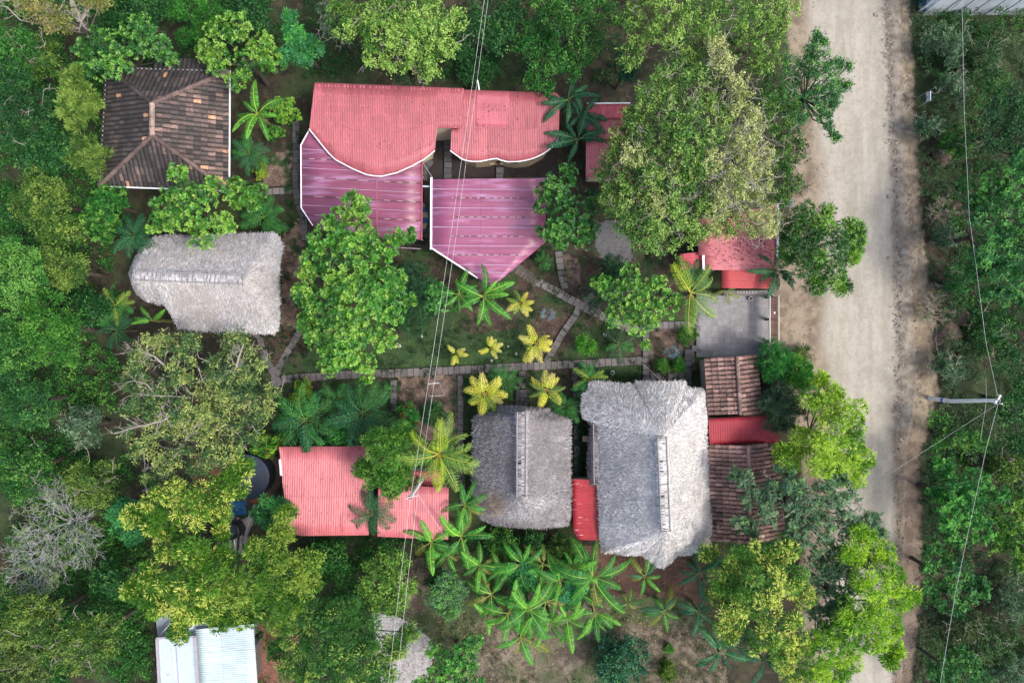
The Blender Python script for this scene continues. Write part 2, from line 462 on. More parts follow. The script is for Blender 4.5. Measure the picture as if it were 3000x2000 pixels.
for k, (px, py, r, lab) in enumerate([(2643,370,.27,'large rounded stone on the gravel heap, upper part of the road'), (2650,738,.31,'large rounded stone on the gravel heap, level with the car park palm'),
                   (2646,1242,.27,'large stone at the road edge, left of and below the concrete power pole'), (2606,576,.15,'pale stone lying on the road beside the gravel heap, below the long bare stretch'),
                   (2566,42,.13,'small pale stone on the road surface near the top of the picture'), (2605,756,.12,'small pale stone on the road left of the large rounded stone'),
                   (2641,1287,.17,'dark stone at the road edge, lowest of the larger ones')]):
    mb = MB(); rg = rs(60+k); c0 = P(px, py, .12)
    th = np.linspace(0, 2*np.pi, 10, endpoint=False)
    rings = []
    for rr, zz in ((1.0,-.12),(1.06,.0),(.9,.25),(.62,.42),(.25,.5)):
        rad = r*rr*(1+.16*(rg.random(10)-.5))
        rings.append(np.stack([c0[0]+rad*np.cos(th), c0[1]+rad*np.sin(th), np.full(10, c0[2]-.06+zz*r)], 1))
    V = np.vstack(rings); ii = np.arange(10); jj = (ii+1) % 10
    for q in range(4): mb.mesh(V[q*10:q*10+20], np.stack([ii,jj,jj+10,ii+10],1), (.27,.25,.215))
    mb.mesh(rings[-1], [list(range(10))], (.27,.25,.215))
    tag(mb.build("boulder", M['stone']), lab, 'stone', 'larger stones beside the road')

def slab_path(mb, pts, width, L=.44, gap=.040, col=(.115,.105,.103), z=.03, rng=rs(4), across=1):
    """concrete slabs laid one after another along a polyline given in picture points"""
    W = [P(p[0], p[1], 0)[:2] for p in pts]
    for a, b in zip(W[:-1], W[1:]):
        d = b - a; D = np.linalg.norm(d); d /= D; s_ = np.array([-d[1], d[0]])
        n = max(1, int(round(D / L))); l = D / n
        mb.obox([*(a-d*.05), -.04], [*(b+d*.05), -.04], width*.96, .08, (.016,.014,.013))
        for k in range(n):
            for q in range(across):
                w2 = width / across; off = (q - (across-1)/2) * w2
                c = a + d * (k+.5) * l + s_ * (off + (rng.random()-.5)*.04)
                hl = (l-gap)/2; hw = (w2-gap)/2; t = (rng.random()-.5)*.02
                dd = d*math.cos(t)+s_*math.sin(t); ss = np.array([-dd[1], dd[0]])
                g = np.array(col)*(.80+.42*rng.random())
                zz = z + .012*rng.random()
                top = [[*(c+dd*i*hl+ss*j*hw), zz] for i, j in ((-1,-1),(1,-1),(1,1),(-1,1))]
                V = np.array([[*p[:2], -.15] for p in top] + top)
                mb.mesh(V, [(4,5,6,7),(0,1,5,4),(1,2,6,5),(2,3,7,6),(3,0,4,7)], g)
paths = [
 ([(795,1130),(825,1112),(860,1108),(960,1101),(1100,1094),(1230,1089),(1363,1083),(1564,1072),(1700,1066),(1883,1055)], .60, (.115,.105,.103)),
 ([(1892,958),(1893,1118)], .50, (.115,.108,.108)), ([(1905,1102),(2024,1101)], .50, (.105,.10,.10)), ([(2016,1022),(2014,1180)], .55, (.105,.10,.10)),
 ([(2026,1020),(2045,1020)], .45, (.18,.18,.18)),
 ([(1573,824),(1698,891),(1832,960),(1870,966)], .62, (.150,.138,.132)), ([(1925,954),(2044,950)], .55, (.14,.135,.135)), ([(1870,966),(1925,955)], .55, (.14,.135,.135)),
 ([(1636,736),(1642,790),(1655,846)], .55, (.125,.115,.112)), ([(1697,905),(1655,968),(1616,1030),(1600,1060)], .50, (.125,.115,.112)),
 ([(1712,884),(1740,862)], .50, (.11,.10,.10)),
 ([(1155,1112),(1152,1205)], .52, (.105,.098,.098)), ([(1349,1098),(1348,1280),(1354,1400),(1358,1480)], .45, (.105,.098,.098)),
 ([(1529,1086),(1529,1138)], .50, (.105,.098,.098)), ([(1685,1080),(1690,1200),(1690,1360),(1686,1402)], .45, (.10,.095,.095)),
 ([(866,350),(868,440),(866,553),(874,600),(890,640),(894,705)], .50, (.085,.080,.082)), ([(778,563),(820,560),(855,558)], .50, (.12,.112,.112)),
 ([(742,974),(760,985),(780,1060)], .48, (.12,.112,.114)), ([(900,940),(878,970),(850,1020),(822,1066),(800,1115)], .52, (.115,.105,.105)),
 ([(780,1060),(806,1095)], .6, (.10,.09,.09)), ([(1314,392),(1312,525)], .58, (.085,.085,.09)), ([(1464,490),(1464,528)], .58, (.11,.11,.115)),
 ([(1262,468),(1242,500),(1240,530)], .55, (.07,.07,.075)), ([(1252,540),(1252,700)], .55, (.065,.062,.064)),
]
mb = MB()
for pts, w_, c_ in paths: slab_path(mb, pts, w_, col=c_)
slab_path(mb, [(1529,1140),(1529,1200)], .95, L=.28, col=(.07,.07,.075), across=3)
slab_path(mb, [(1700,905),(1690,895)], .5, col=(.12,.11,.11))
tag(mb.build("path", M['slab']), kind='structure')
# slab paved yard inside the gate
mb = MB(); r4 = rs(44)
for a in range(12):
    for b in range(10):
        px = 2048 + a*17.9; py = 866 + b*17.6
        if px > 2252 or (a < 2 and b == 9): continue
        ln = 17.9*(2 if (a*7+b*3) % 5 == 0 and a < 11 else 1)
        p0 = P(px+.7 + (3 if b % 2 else 0), py+.7); p1 = P(px + 17.9 - .5 + (3 if b % 2 else 0), py + 17.6 - .5)
        g = np.array((.215,.217,.225))*(.88+.22*r4.random())
        mb.box((p0[0]-.006, p1[1]-.006, -.1), (p1[0]+.006, p0[1]+.006, .030+.004*r4.random()), g)
tag(mb.build("pavement", M['slab']), kind='structure')
# dark bed under the paved yard so that the joints read as soil
mb = MB(); p0 = P(2040, 1046); p1 = P(2268, 860)
mb.box((p0[0], p0[1], -.1), (p1[0], p1[1], .0275), (.165,.165,.165)); tag(mb.build("pavement_bed", M['slab']), kind='structure')
# woven stick mat on the upper path
def stick_mat():
    rg = rs(8); mb = MB(); a = P(1508,782); b = P(1576,828); d = (b-a)[:2]; D = np.linalg.norm(d); d /= D; s_ = np.array([-d[1], d[0]])
    n = 34
    for k in range(n):
        c = a[:2] + d*(k+.5)/n*D; hw = .36+.05*rg.random(); t = (rg.random()-.5)*.25
        e = s_*math.cos(t)+d*math.sin(t)
        mb.tubes([[*(c-e*hw), .06]], [[*(c+e*hw), .06]], .022, .018, 5, np.array((.15,.135,.12))*(.6+.8*rg.random()))
    tag(mb.build("stick_mat", M['wood']), 'mat of grey sticks laid across the path by the purple roof tip', 'mat')
stick_mat()

# ---------------------------------------------------------------- roofs and buildings
def plan_world(poly, zf):
    return np.array([P(px, py, zf(px, py)) for px, py in poly])
def fit_plane(W):
    A = np.c_[np.ones(len(W)), W[:, 0], W[:, 1]]
    return np.linalg.lstsq(A, W[:, 2], rcond=None)[0]
def spans(W2, u):
    """for a polygon in (u,v): the lowest and highest v at this u"""
    vs = []; n = len(W2)
    for i in range(n):
        a = W2[i]; b = W2[(i+1) % n]
        if (a[0] - u) * (b[0] - u) <= 0 and abs(a[0]-b[0]) > 1e-9:
            vs.append(a[1] + (b[1]-a[1])*(u-a[0])/(b[0]-a[0]))
    return (min(vs), max(vs)) if len(vs) >= 2 else None
def tin_roof(name, poly, zf, ang, mat, col, parent, pitch=.12, amp=.022, label=None, sheet=.86, patches=(), seed=0, rows=()):
    """corrugated sheet cut to the plan outline; corrugations run along direction ang (degrees, plan)"""
    W = plan_world(poly, zf); pl = fit_plane(W)
    vd = np.array([math.cos(math.radians(ang)), math.sin(math.radians(ang))]); ud = np.array([vd[1], -vd[0]])
    W2 = np.c_[W[:, :2] @ ud, W[:, :2] @ vd]
    us = np.arange(W2[:,0].min()+1e-3, W2[:,0].max()-1e-3, pitch/6)
    us = np.append(us, W2[:,0].max()-1e-3)
    rg = rs(seed+77); tint = 1 + .09*(rg.random(400)-.5)*2
    mb = MB(); prev = None; V = []; F = []; C = []; lap = .42+.16*rg.random(); TS = np.sort(np.append(np.linspace(0, 1, 7), [lap, lap+.010])); K_ = len(TS)-1
    for u_ in us:
        sp = spans(W2, u_)
        if sp is None: prev = None; continue
        ts = sp[0]+(sp[1]-sp[0])*TS
        base = len(V)
        for v_ in ts:
            x, y = ud*u_ + vd*v_
            V.append((x, y, pl[0]+pl[1]*x+pl[2]*y + amp*math.cos(2*math.pi*u_/pitch)))
        if prev is not None:
            t = tint[int((u_-us[0])/sheet) % 400]
            for q in range(K_):
                F.append((prev+q, base+q, base+q+1, prev+q+1))
                t2 = tint[(int((u_-us[0])/sheet)*7 + (q//3)*13) % 400]
                k_ = .80 if ((u_-us[0]) % sheet) < pitch*.24 else 1.0
                if abs(TS[q]-lap) < 1e-6: k_ *= .80
                C.append(np.array(col)*t2*k_*(1.0 if TS[q] < lap else .96))
        prev = base
    mb.mesh(V, F, np.array(C))
    o = mb.build(name, mat, parent, smooth=True)
    sm = o.modifiers.new("thickness", 'SOLIDIFY'); sm.thickness = .012; sm.offset = -1
    if label: o['label'] = label
    return o, pl
def fascia(name, pts, zf, parent, w=.065, h=.08, col=(.74,.74,.76), dz=.03, mat='paint'):
    mb = MB()
    W = plan_world(pts, zf); W[:, 2] += dz
    for a, b in zip(W[:-1], W[1:]): mb.obox(a, b, w, h, col)
    return mb.build(name, M[mat], parent)
def walls(name, poly, zf, parent, inset=.45, col=(.50,.42,.30), drop=.06, mat='plaster'):
    W = plan_world(poly, zf); c = W[:, :2].mean(0); mb = MB()
    d = W[:, :2] - c; L = np.linalg.norm(d, axis=1, keepdims=True)
    W[:, :2] = c + d * np.clip((L - inset*1.3) / L, .05, 1); W[:, 2] -= drop
    n = len(W)
    for i in range(n):
        a = W[i]; b = W[(i+1) % n]
        mb.mesh([(a[0],a[1],-.3),(b[0],b[1],-.3),(b[0],b[1],b[2]),(a[0],a[1],a[2])], [(0,1,2,3)], col)
    o = mb.build(name, M[mat], parent)
    sm = o.modifiers.new("thickness", 'SOLIDIFY'); sm.thickness = .1; sm.offset = 0
    return o
def post(parent, px, py, z, r=.05, col=(.5,.5,.5), mat='paint'):
    mb = MB(); p = P(px, py, z); mb.cyl(p[:2], r, -.2, z-.03, 8, col); return mb.build("post", M[mat], parent)

PINK = (.345,.094,.112); PURP = (.205,.058,.108); RED = (.40,.058,.064); ROSE = (.475,.140,.158)

# 1 large pink roof, curved eave
z1 = lambda x, y: 3.45 - .65*(y-242)/275
R1 = [(921,242),(1140,250),(1359,259),(1350,377),(1281,375),(1274,442),(1262,453),(1243,467),(1207,487),(1162,507),(1118,517),(1096,516),(1073,512),(1029,493),(984,469),(965,451),(948,431),(921,397),(906,379)]
h1 = empty("house", P(1120,380,0), 'house under the large pink corrugated roof with one deep round eave', 'house')
tin_roof("roof", R1, z1, 88, M['tin'], PINK, h1, seed=1, amp=.008)
fascia("eave_trim", R1[5:], z1, h1)
walls("wall", [(930,262),(1340,272),(1332,366),(1268,366),(1262,430),(1200,470),(1118,497),(1040,480),(970,430),(925,380)], z1, h1, .2)
mb = MB()   # rows of pale fixing dabs
for j in range(9):
    for i in range(46):
        px = 926 + i*9.3 + (j % 2)*3; py = 250 + j*27 + (i*.33)
        q = rs(j*91+i*7).random(3)
        if not inpoly(np.array(px), np.array(py), R1) or q[0] < .3: continue
        c = P(px, py, z1(px, py)+.014); s_ = .03+.05*q[1]
        mb.box((c[0]-s_*.8, c[1]-s_*1.3, c[2]-.004), (c[0]+s_*.8, c[1]+s_*1.3, c[2]+.001), np.array(PINK)*1.30)
mb.build("fixing_dab", M['tin'], h1)['kind'] = 'stuff'
mb = MB(); a = P(1276,384,0); b = P(1272,436,0)
mb.obox((a[0]+.12,a[1],.95), (b[0]+.12,b[1],.95), .05, 1.9, (.03,.10,.42)); mb.build("door", M['paint'], h1)['label'] = 'blue door facing the narrow gap'

# 2 pink roof with two round bays
z2 = lambda x, y: 3.25 - .55*(y-262)/210
R2 = [(1345,263),(1631,272),(1640,285),(1638,345),(1637,404),(1629,418),(1618,431),(1605,442),(1591,451),(1574,460),(1555,467),(1538,471),(1520,474),(1488,475),(1470,471),(1455,465),(1440,467),(1421,471),(1404,474),(1386,474),(1370,472),(1354,467),(1337,455),(1319,442),(1321,410),(1323,378),(1346,378)]
h2 = empty("house", P(1480,370,0), 'house under the pink corrugated roof with a wavy double round eave', 'house')
tin_roof("roof", R2, z2, 89, M['tin'], PINK, h2, seed=2, amp=.012)
fascia("eave_trim", R2[4:24], z2, h2)
walls("wall", [(1360,285),(1615,290),(1618,400),(1596,432),(1552,456),(1510,461),(1480,458),(1455,448),(1424,456),(1388,459),(1350,446),(1334,430)], z2, h2, .05, (.46,.37,.25))
for (px, py) in ((1402,473),(1512,477),(1556,468)):
    mb = MB(); c = P(px, py, 1.4)
    for k in range(5):
        a = k*1.25; mb.obox((c[0],c[1]-.03,c[2]), (c[0]+.16*math.cos(a), c[1]-.03, c[2]+.16*math.sin(a)), .05, .03, (.02,.018,.02))
    mb.build("wall_ornament", M['metal'], h2)
c = P(1404, 262, 3.0); mb = MB(); mb.path([c+(0,-.1,0), c+(-.05,.25,.25), c+(-.12,.55,.2)], .05, .05, 8, (.75,.75,.75)); mb.build("vent_pipe", M['paint'], h2)
# lighter overlapping sheets
zz = lambda x, y: z2(x, y) + .020
tin_roof("roof_sheet", [(1397,268),(1491,270),(1489,372),(1395,369)], zz, 89, M['tin'], (.40,.105,.135), h2, amp=.004, seed=3)

# bench between the bays
be = empty("bench", P(1458,486,0), 'cream curved bench with pots under the wavy pink eave', 'bench')
mb = MB(); a = P(1430,480,0); b = P(1492,478,0)
V = [(a[0],a[1]+.35),(a[0]+.02,a[1]-.05),(a[0]+.18,a[1]-.2),(b[0]-.18,b[1]-.2),(b[0]-.02,b[1]-.05),(b[0],b[1]+.35)]
mb.mesh([(x,y,.42) for x,y in V]+[(x,y,.5) for x,y in V], [(6,7,8,9,10,11)], (.42,.34,.24)); n=6
mb.mesh([(x,y,.42) for x,y in V]+[(x,y,.5) for x,y in V], [(i,(i+1)%n,(i+1)%n+n,i+n) for i in range(n)], (.42,.34,.24)); mb.build("seat", M['plaster'], be)
mb = MB(); mb.box((a[0]+.2,a[1]-.05,-.1),(b[0]-.2,b[1]+.25,.419),(.36,.29,.2)); mb.build("support", M['plaster'], be)
pt = MB(); c = P(1461,478,.5); pt.cyl(c[:2], .13, .5, .72, 14, (.14,.05,.035), r1=.17); pt.cyl(c[:2], .13, .72, .725, 14, (.03,.02,.02))
tag(pt.build("plant_pot", M['stone']), 'round terracotta pot on the curved bench under the wavy eave', 'pot')

# 3 west purple canopy
z3 = lambda x, y: 2.62 - .30*(y-384)/300
R3 = [(914,372),(882,426),(883,609),(917,661),(925,672),(1060,690),(1235,703),(1237,455),(1150,440),(1000,430)]
h3 = empty("canopy", P(1060,560,0), 'dull purple striped canopy tucked under the round pink eave', 'canopy')
tin_roof("roof", R3, z3, -3, M['purple'], PURP, h3, pitch=.60, amp=.010, seed=5, sheet=2.4)
fascia("edge_trim", [(905,384),(882,426),(883,609),(917,661)], z3, h3, .07, .08)
fascia("edge_trim", [(1237,474),(1236,703)], z3, h3, .08, .06, (.33,.07,.09)).data
mb = MB(); mbd = MB()
for k in range(11):
    y0 = 437 + k*27.3; sl = .055
    for (xa, xb) in ((888,1103),(1107,1232)):
        ya = y0 + (xa-888)*sl; yb = y0 + (xb-888)*sl
        if ya > 640 and xa < 1000: continue
        if k < 3 and xa > 1000: continue
        xb2 = min(xb, 905 + 60 + k*40) if k < 3 else xb
        A = P(xa, ya, z3(xa, ya)+.03); B = P(xb2, y0+(xb2-888)*sl, z3(xb2, y0)+.03)
        if k % 2 == 0: mb.obox(A, B, .034, .03, (.36,.25,.36))
        else: mbd.obox(A, B, .045, .03, (.07,.035,.04)); 
        if k % 2 == 1:
            for q in range(3):
                t = .15+.3*q; a_ = A+(B-A)*t; b_ = A+(B-A)*(t+.14); mb.obox(a_+(0,0,.02), b_+(0,0,.02), .025, .02, (.5,.42,.44))
mb.build("rib", M['paint'], h3)['kind']='stuff'; mbd.build("batten_slot", M['paint'], h3)['kind']='stuff'
fascia("seam", [(1104,520),(1105,690)], z3, h3, .05, .05, (.33,.11,.16))
for p in ((893,440),(893,600),(1050,670),(1226,690),(1228,500)): post(h3, p[0], p[1], z3(*p))

# 4 east purple canopy
z4 = lambda x, y: 2.85 - .55*(y-521)/320
R4 = [(1265,523),(1430,524),(1600,521),(1598,661),(1598,710),(1520,775),(1439,843),(1350,780),(1263,726)]
h4 = empty("canopy", P(1430,640,0), 'bright purple striped canopy ending in a point over the garden', 'canopy')
tin_roof("roof", R4, z4, 0, M['purple'], (.245,.070,.140), h4, pitch=.60, amp=.010, seed=6, sheet=2.4)
fascia("edge_trim", [(1264,520),(1263,731)], z4, h4, .13, .08, (.80,.82,.86)); fascia("edge_trim", [(1263,726),(1350,782),(1400,815)], z4, h4, .10, .08, (.76,.76,.80))
mb = MB(); mbd = MB()
for y0 in (554,609,665,719,775,797):
    xr = 1596 if y0 < 712 else 1596-(y0-710)*1.22-4; xl_ = 1268 if y0 < 726 else 1268+(y0-726)*1.5
    mb.obox(P(xl_, y0, z4(0,y0)+.03), P(xr, y0+2, z4(0,y0)+.03), .036, .03, (.42,.30,.45))
for y0 in (580,636,692,746):
    A = P(1323, y0, z4(0,y0)+.03); B = P(1538, y0+1, z4(0,y0)+.03); mbd.obox(A, B, .05, .03, (.08,.04,.05))
    rg = rs(y0)
    for q in range(9):
        t = q/9+.03*rg.random(); mb.obox(A+(B-A)*t+(0,0,.02), A+(B-A)*(t+.07*rg.random()+.02)+(0,0,.02), .025, .02, (.6,.52,.55))
mb.build("rib", M['paint'], h4)['kind']='stuff'; mbd.build("batten_slot", M['paint'], h4)['kind']='stuff'
for x in (1340,1430,1518): fascia("seam", [(x,524),(x,720)], z4, h4, .025, .02, (.30,.07,.14), dz=.01)
for p in ((1270,528),(1270,716),(1438,828),(1590,700),(1592,530)): post(h4, p[0], p[1], z4(*p))
mb = MB(); mb.obox(P(1237,546,2.45), P(1263,547,2.6), .09, .06, (.45,.62,.68)); tag(mb.build("tie_bar", M['paint']), 'short pale bar joining the two purple canopies', 'bar')
mb = MB(); mb.obox(P(1237,474,2.5), P(1268,522,2.6), .03, .03, (.4,.4,.42)); tag(mb.build("stay_rod", M['metal']), 'thin diagonal rod between the round pink eave and the bright purple canopy', 'rod')
# hammock under the gap
mb = MB(); th = np.linspace(0, np.pi, 13)
for k in range(12):
    y_a = 590 + k*8; ht = lambda t: 14*math.sin(math.pi*(t)/12)
    w0, w1 = ht(k), ht(k+1)
    a0 = P(1240-w0*.5, y_a, .9); a1 = P(1240+w0, y_a, 1.0); b0 = P(1240-w1*.5, y_a+8, .9); b1 = P(1240+w1, y_a+8, 1.0)
    mb.mesh([a0,a1,b1,b0], [(0,3,2,1)], (.03,.10,.28) if (k//2) % 2 else (.34,.33,.22))
tag(mb.build("hammock", M['paint']), 'blue and pale striped hammock seen in the slit between the purple canopies', 'hammock')

# 5 roof half hidden under the mesquite
z5 = lambda x, y: 3.0 - .3*(y-305)/215
h5 = empty("house", P(1790,420,0), 'narrow pink stepped roof west of and under the big grey-green tree', 'house')
tin_roof("roof", [(1720,306),(1846,306),(1846,346),(1722,348)], lambda x,y: z5(x,y)+.06, 90, M['tin'], (.42,.085,.11), h5, seed=7)
tin_roof("roof", [(1729,350),(1846,346),(1846,410),(1718,408)], z5, 90, M['tin'], PINK, h5, seed=8)
tin_roof("roof", [(1717,412),(1846,408),(1846,522),(1716,519)], lambda x,y: z5(x,y)-.07, 90, M['tin'], ROSE, h5, seed=9)
fascia("edge_trim", [(1719,304),(1846,303)], lambda x,y: 3.08, h5, .08, .08)
walls("wall", [(1728,318),(1836,318),(1836,510),(1726,510)], lambda x,y: z5(x,y)-.3, h5, .1)

# 6 entrance building, corrugations across
z6 = lambda x, y: 3.1 - .35*(y-600)/150
h6 = empty("gatehouse", P(2160,720,0), 'stepped red corrugated roof beside the gate, spotted with dark rust', 'gatehouse')
tin_roof("roof", [(2046,640),(2276,600),(2275,748),(2046,748)], z6, 0, M['tin_dirty'], (.45,.140,.160), h6, seed=10, pitch=.13)
tin_roof("roof", [(2062,742),(2268,740),(2267,792),(2062,791)], lambda x,y: z6(x,y)-.1, 0, M['tin_dirty'], (.50,.165,.185), h6, seed=11, pitch=.13)
tin_roof("roof", [(1992,744),(2060,738),(2057,786),(1994,790)], lambda x,y: 2.5, 2, M['tin'], (.42,.07,.10), h6, seed=13, pitch=.13)
fascia("edge_trim", [(2278,596),(2277,752)], z6, h6, .16, .08, (.62,.66,.70)); fascia("edge_trim", [(2060,748),(2061,791)], lambda x,y: 2.72, h6, .16, .07, (.7,.7,.76), mat='wallblue')
walls("wall", [(2056,650),(2265,615),(2262,775),(2075,775)], lambda x,y: z6(x,y)-.35, h6, .25, (.42,.40,.38))
mb = MB(); a = P(2112,856,0); b = P(2248,860,0); mb.box((a[0], b[1]-.15, -.1), (b[0], a[1]+.1, .55), (.16,.15,.15))
for k in range(7): mb.box((a[0]+1.0+k*.21, b[1]-.02, .551), (a[0]+1.12+k*.21, b[1]+.12, .60), (.3,.3,.3))
mb.build("low_wall", M['stone'], h6)
tin_roof("lean_to_roof", [(2115,786),(2263,786),(2262,845),(2115,844)], lambda x,y: 2.45, 0, M['tin'], RED, h6, seed=12, pitch=.13)[0]['label'] = 'bright red lowest sheet'

# 7-9 southern pink roofs
z7 = lambda x, y: 3.0 + .35*(y-1308)/260
h7 = empty("house", P(950,1440,0), 'broad plain pink corrugated roof right of the dark water tank', 'house')
R7 = [(817,1308),(1069,1307),(1080,1567),(884,1569),(838,1560),(830,1440)]
tin_roof("roof", R7, z7, 92, M['tin'], ROSE, h7, seed=14, amp=.016)
walls("wall", [(832,1320),(1060,1320),(1068,1550),(850,1550)], z7, h7, .15)
fascia("gable_strip", [(821,1344),(825,1392)], z7, h7, .16, .05, (.55,.56,.58), dz=.05)
z8 = lambda x, y: 2.75 + .25*(y-1422)/150
h8 = empty("shed", P(1210,1510,0), 'pink corrugated roof behind the white post carrying two wires', 'shed')
tin_roof("roof", [(1108,1424),(1190,1422),(1315,1428),(1313,1580),(1210,1576),(1106,1571)], z8, 91, M['tin'], ROSE, h8, seed=15, amp=.016)
walls("wall", [(1120,1436),(1302,1438),(1300,1562),(1118,1560)], z8, h8, .12)
h9 = empty("shed", P(1245,1400,0), 'small dull red lean-to roof peeping from under the coconut palm', 'shed')
tin_roof("roof", [(1180,1380),(1291,1378),(1290,1428),(1182,1426)], lambda x,y: 1.75, 90, M['tin'], (.36,.07,.09), h9, seed=16)
walls("wall", [(1186,1386),(1284,1384),(1284,1424),(1188,1424)], lambda x,y: 1.75, h9, .05)
# 10 small glossy red roof
h10 = empty("shed", P(1715,1490,0), 'small glossy red roof with white peeling streaks, left of the big thatch', 'shed')
tin_roof("roof", [(1676,1403),(1765,1405),(1765,1582),(1694,1580),(1679,1554)], lambda x,y: 2.1, 0, M['tin_scuffed'], (.34,.030,.036), h10, seed=17, pitch=.13)
walls("wall", [(1686,1412),(1765,1412),(1765,1572),(1696,1572)], lambda x,y: 2.1, h10, .08)
# 11 dark red roof between the clay roofs
h11 = empty("shed", P(2180,1260,0), 'dark red corrugated roof squeezed between the two brown clay roofs', 'shed')
tin_roof("roof", [(2076,1226),(2258,1217),(2270,1245),(2284,1297),(2079,1303)], lambda x,y: 2.7-.2*(y-1217)/80, 91, M['tin'], (.33,.030,.045), h11, seed=18)
walls("wall", [(2086,1232),(2250,1226),(2272,1290),(2088,1296)], lambda x,y: 2.3, h11, .1)

# ---------------------------------------------------------------- clay tile roofs
def tile_face(mb, poly, zs, eave, palette, weights, pitch=.31, L=.42, r=.125, seed=0):
    """rows of half-round tiles on one roof plane. poly in picture points, zs heights, eave = indices of the two eave corners"""
    W = np.array([P(p[0], p[1], z) for p, z in zip(poly, zs)]); pl = fit_plane(W)
    a, b = W[eave[0], :2], W[eave[1], :2]
    ud = (b-a)/np.linalg.norm(b-a); vd = np.array([-ud[1], ud[0]])
    if (W[:, :2].mean(0) - a) @ vd < 0: vd = -vd
    W2 = np.c_[(W[:, :2]-a) @ ud, (W[:, :2]-a) @ vd]
    rg = rs(seed); H = lambda u_, v_: pl[0] + np.array([pl[1], pl[2]]) @ (a + ud*u_ + vd*v_)
    umin, umax = W2[:,0].min(), W2[:,0].max(); n = max(1, int(round((umax-umin)/pitch)))
    th = np.linspace(0, np.pi, 6); pal = np.array(palette)
    # dark bed
    Wb = W.copy(); Wb[:, 2] -= .03; mb.mesh(Wb, [list(range(len(W)))], (.025,.02,.018))
    for i in range(n):
        u0 = umin + (i+.5)*(umax-umin)/n
        sp = spans(W2, u0)
        if sp is None: continue
        v0 = sp[0] - (.10 if sp[0] < .15 else 0); v = v0
        while v < sp[1]-.06:
            v1 = min(v+L+.04, sp[1]); rr = r*(1+.08*(rg.random()-.5)); j = (rg.random(2)-.5)*.025
            cxy = a + ud*u0 + vd*v; qn = .55*rg.random() + .45*np.clip((float(fbm(cxy[0], cxy[1], 1.1, seed+40))-.25)*2, 0, 1)
            col = pal[min(int(np.searchsorted(np.cumsum(weights)*.97, qn*.93)), len(pal)-1)]*(.7+.6*rg.random())
            if rg.random() < .020: col = pal[-1]*(.6+.5*rg.random())
            rows_ = []
            for vv, k, lift in ((v, 1.10, .035), (v1, .92, .0)):
                uu = u0 + j[0] + rr*k*np.cos(th)
                xy = a[None] + ud[None]*uu[:,None] + vd[None]*vv
                z = pl[0] + xy @ pl[1:] + rr*k*.75*np.sin(th) + lift + j[1]*.4
                rows_.append(np.c_[xy, z])
            V = np.vstack(rows_)
            mb.mesh(V, [(q, q+6, q+7, q+1) if 0 else (q, q+1, q+7, q+6) for q in range(5)], col)
            mb.mesh(rows_[0], [(0,5,4,3,2,1)], col*.9)
            v += L
def caps(mb, pts, col, r=.15, L=.45, seed=0, zs=None):
    rg = rs(seed)
    for (p, z0), (q, z1_) in zip(pts[:-1], pts[1:]):
        A = P(p[0], p[1], z0); B = P(q[0], q[1], z1_); D = np.linalg.norm(B-A); n = max(1, int(D/L))
        for k in range(n):
            a = A+(B-A)*k/n; b = A+(B-A)*(k+1.08)/n
            mb.tubes([a+(0,0,.03)], [b+(0,0,.0)], r*1.05, r*.9, 8, np.array(col)*(.6+.7*rg.random()))
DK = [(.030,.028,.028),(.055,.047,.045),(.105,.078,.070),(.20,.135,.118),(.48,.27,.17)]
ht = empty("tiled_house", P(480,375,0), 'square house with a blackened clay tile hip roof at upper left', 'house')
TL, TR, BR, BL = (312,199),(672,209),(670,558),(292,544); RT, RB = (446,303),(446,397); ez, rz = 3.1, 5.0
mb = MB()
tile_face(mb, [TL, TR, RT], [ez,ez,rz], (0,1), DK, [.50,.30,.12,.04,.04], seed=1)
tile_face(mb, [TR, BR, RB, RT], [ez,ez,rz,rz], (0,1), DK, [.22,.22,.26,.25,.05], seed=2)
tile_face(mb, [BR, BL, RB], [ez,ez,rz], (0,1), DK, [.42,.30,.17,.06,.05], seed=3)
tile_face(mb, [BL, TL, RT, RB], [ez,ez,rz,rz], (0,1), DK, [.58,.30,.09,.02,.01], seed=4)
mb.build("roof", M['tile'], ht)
mb = MB(); tile_face(mb, [(455,176),(600,178),(598,206),(453,204)], [2.75,2.75,3.05,3.05], (0,1), DK, [.6,.3,.08,.01,.01], seed=5); mb.build("porch_roof", M['tile'], ht)
mb = MB()
for c_ in (TL, TR, BR, BL):
    e_ = RT if c_ in (TL, TR) else RB
    caps(mb, [(c_, ez+.08), (e_, rz+.08)], (.12,.085,.075) if c_ != TL else (.05,.042,.04), seed=int(c_[0]))
caps(mb, [(RT, rz+.1), (RB, rz+.1)], (.26,.19,.16), .17, seed=9)
mb.build("ridge_cap", M['tile'], ht)
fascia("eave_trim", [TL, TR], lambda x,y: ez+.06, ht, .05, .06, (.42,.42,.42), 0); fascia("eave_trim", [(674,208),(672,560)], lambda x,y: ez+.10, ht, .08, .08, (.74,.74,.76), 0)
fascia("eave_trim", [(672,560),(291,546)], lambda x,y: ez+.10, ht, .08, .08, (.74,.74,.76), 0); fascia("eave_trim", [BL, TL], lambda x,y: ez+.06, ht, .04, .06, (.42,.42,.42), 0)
walls("wall", [(350,236),(625,244),(622,512),(334,506)], lambda x,y: ez, ht, .3, (.16,.10,.08))

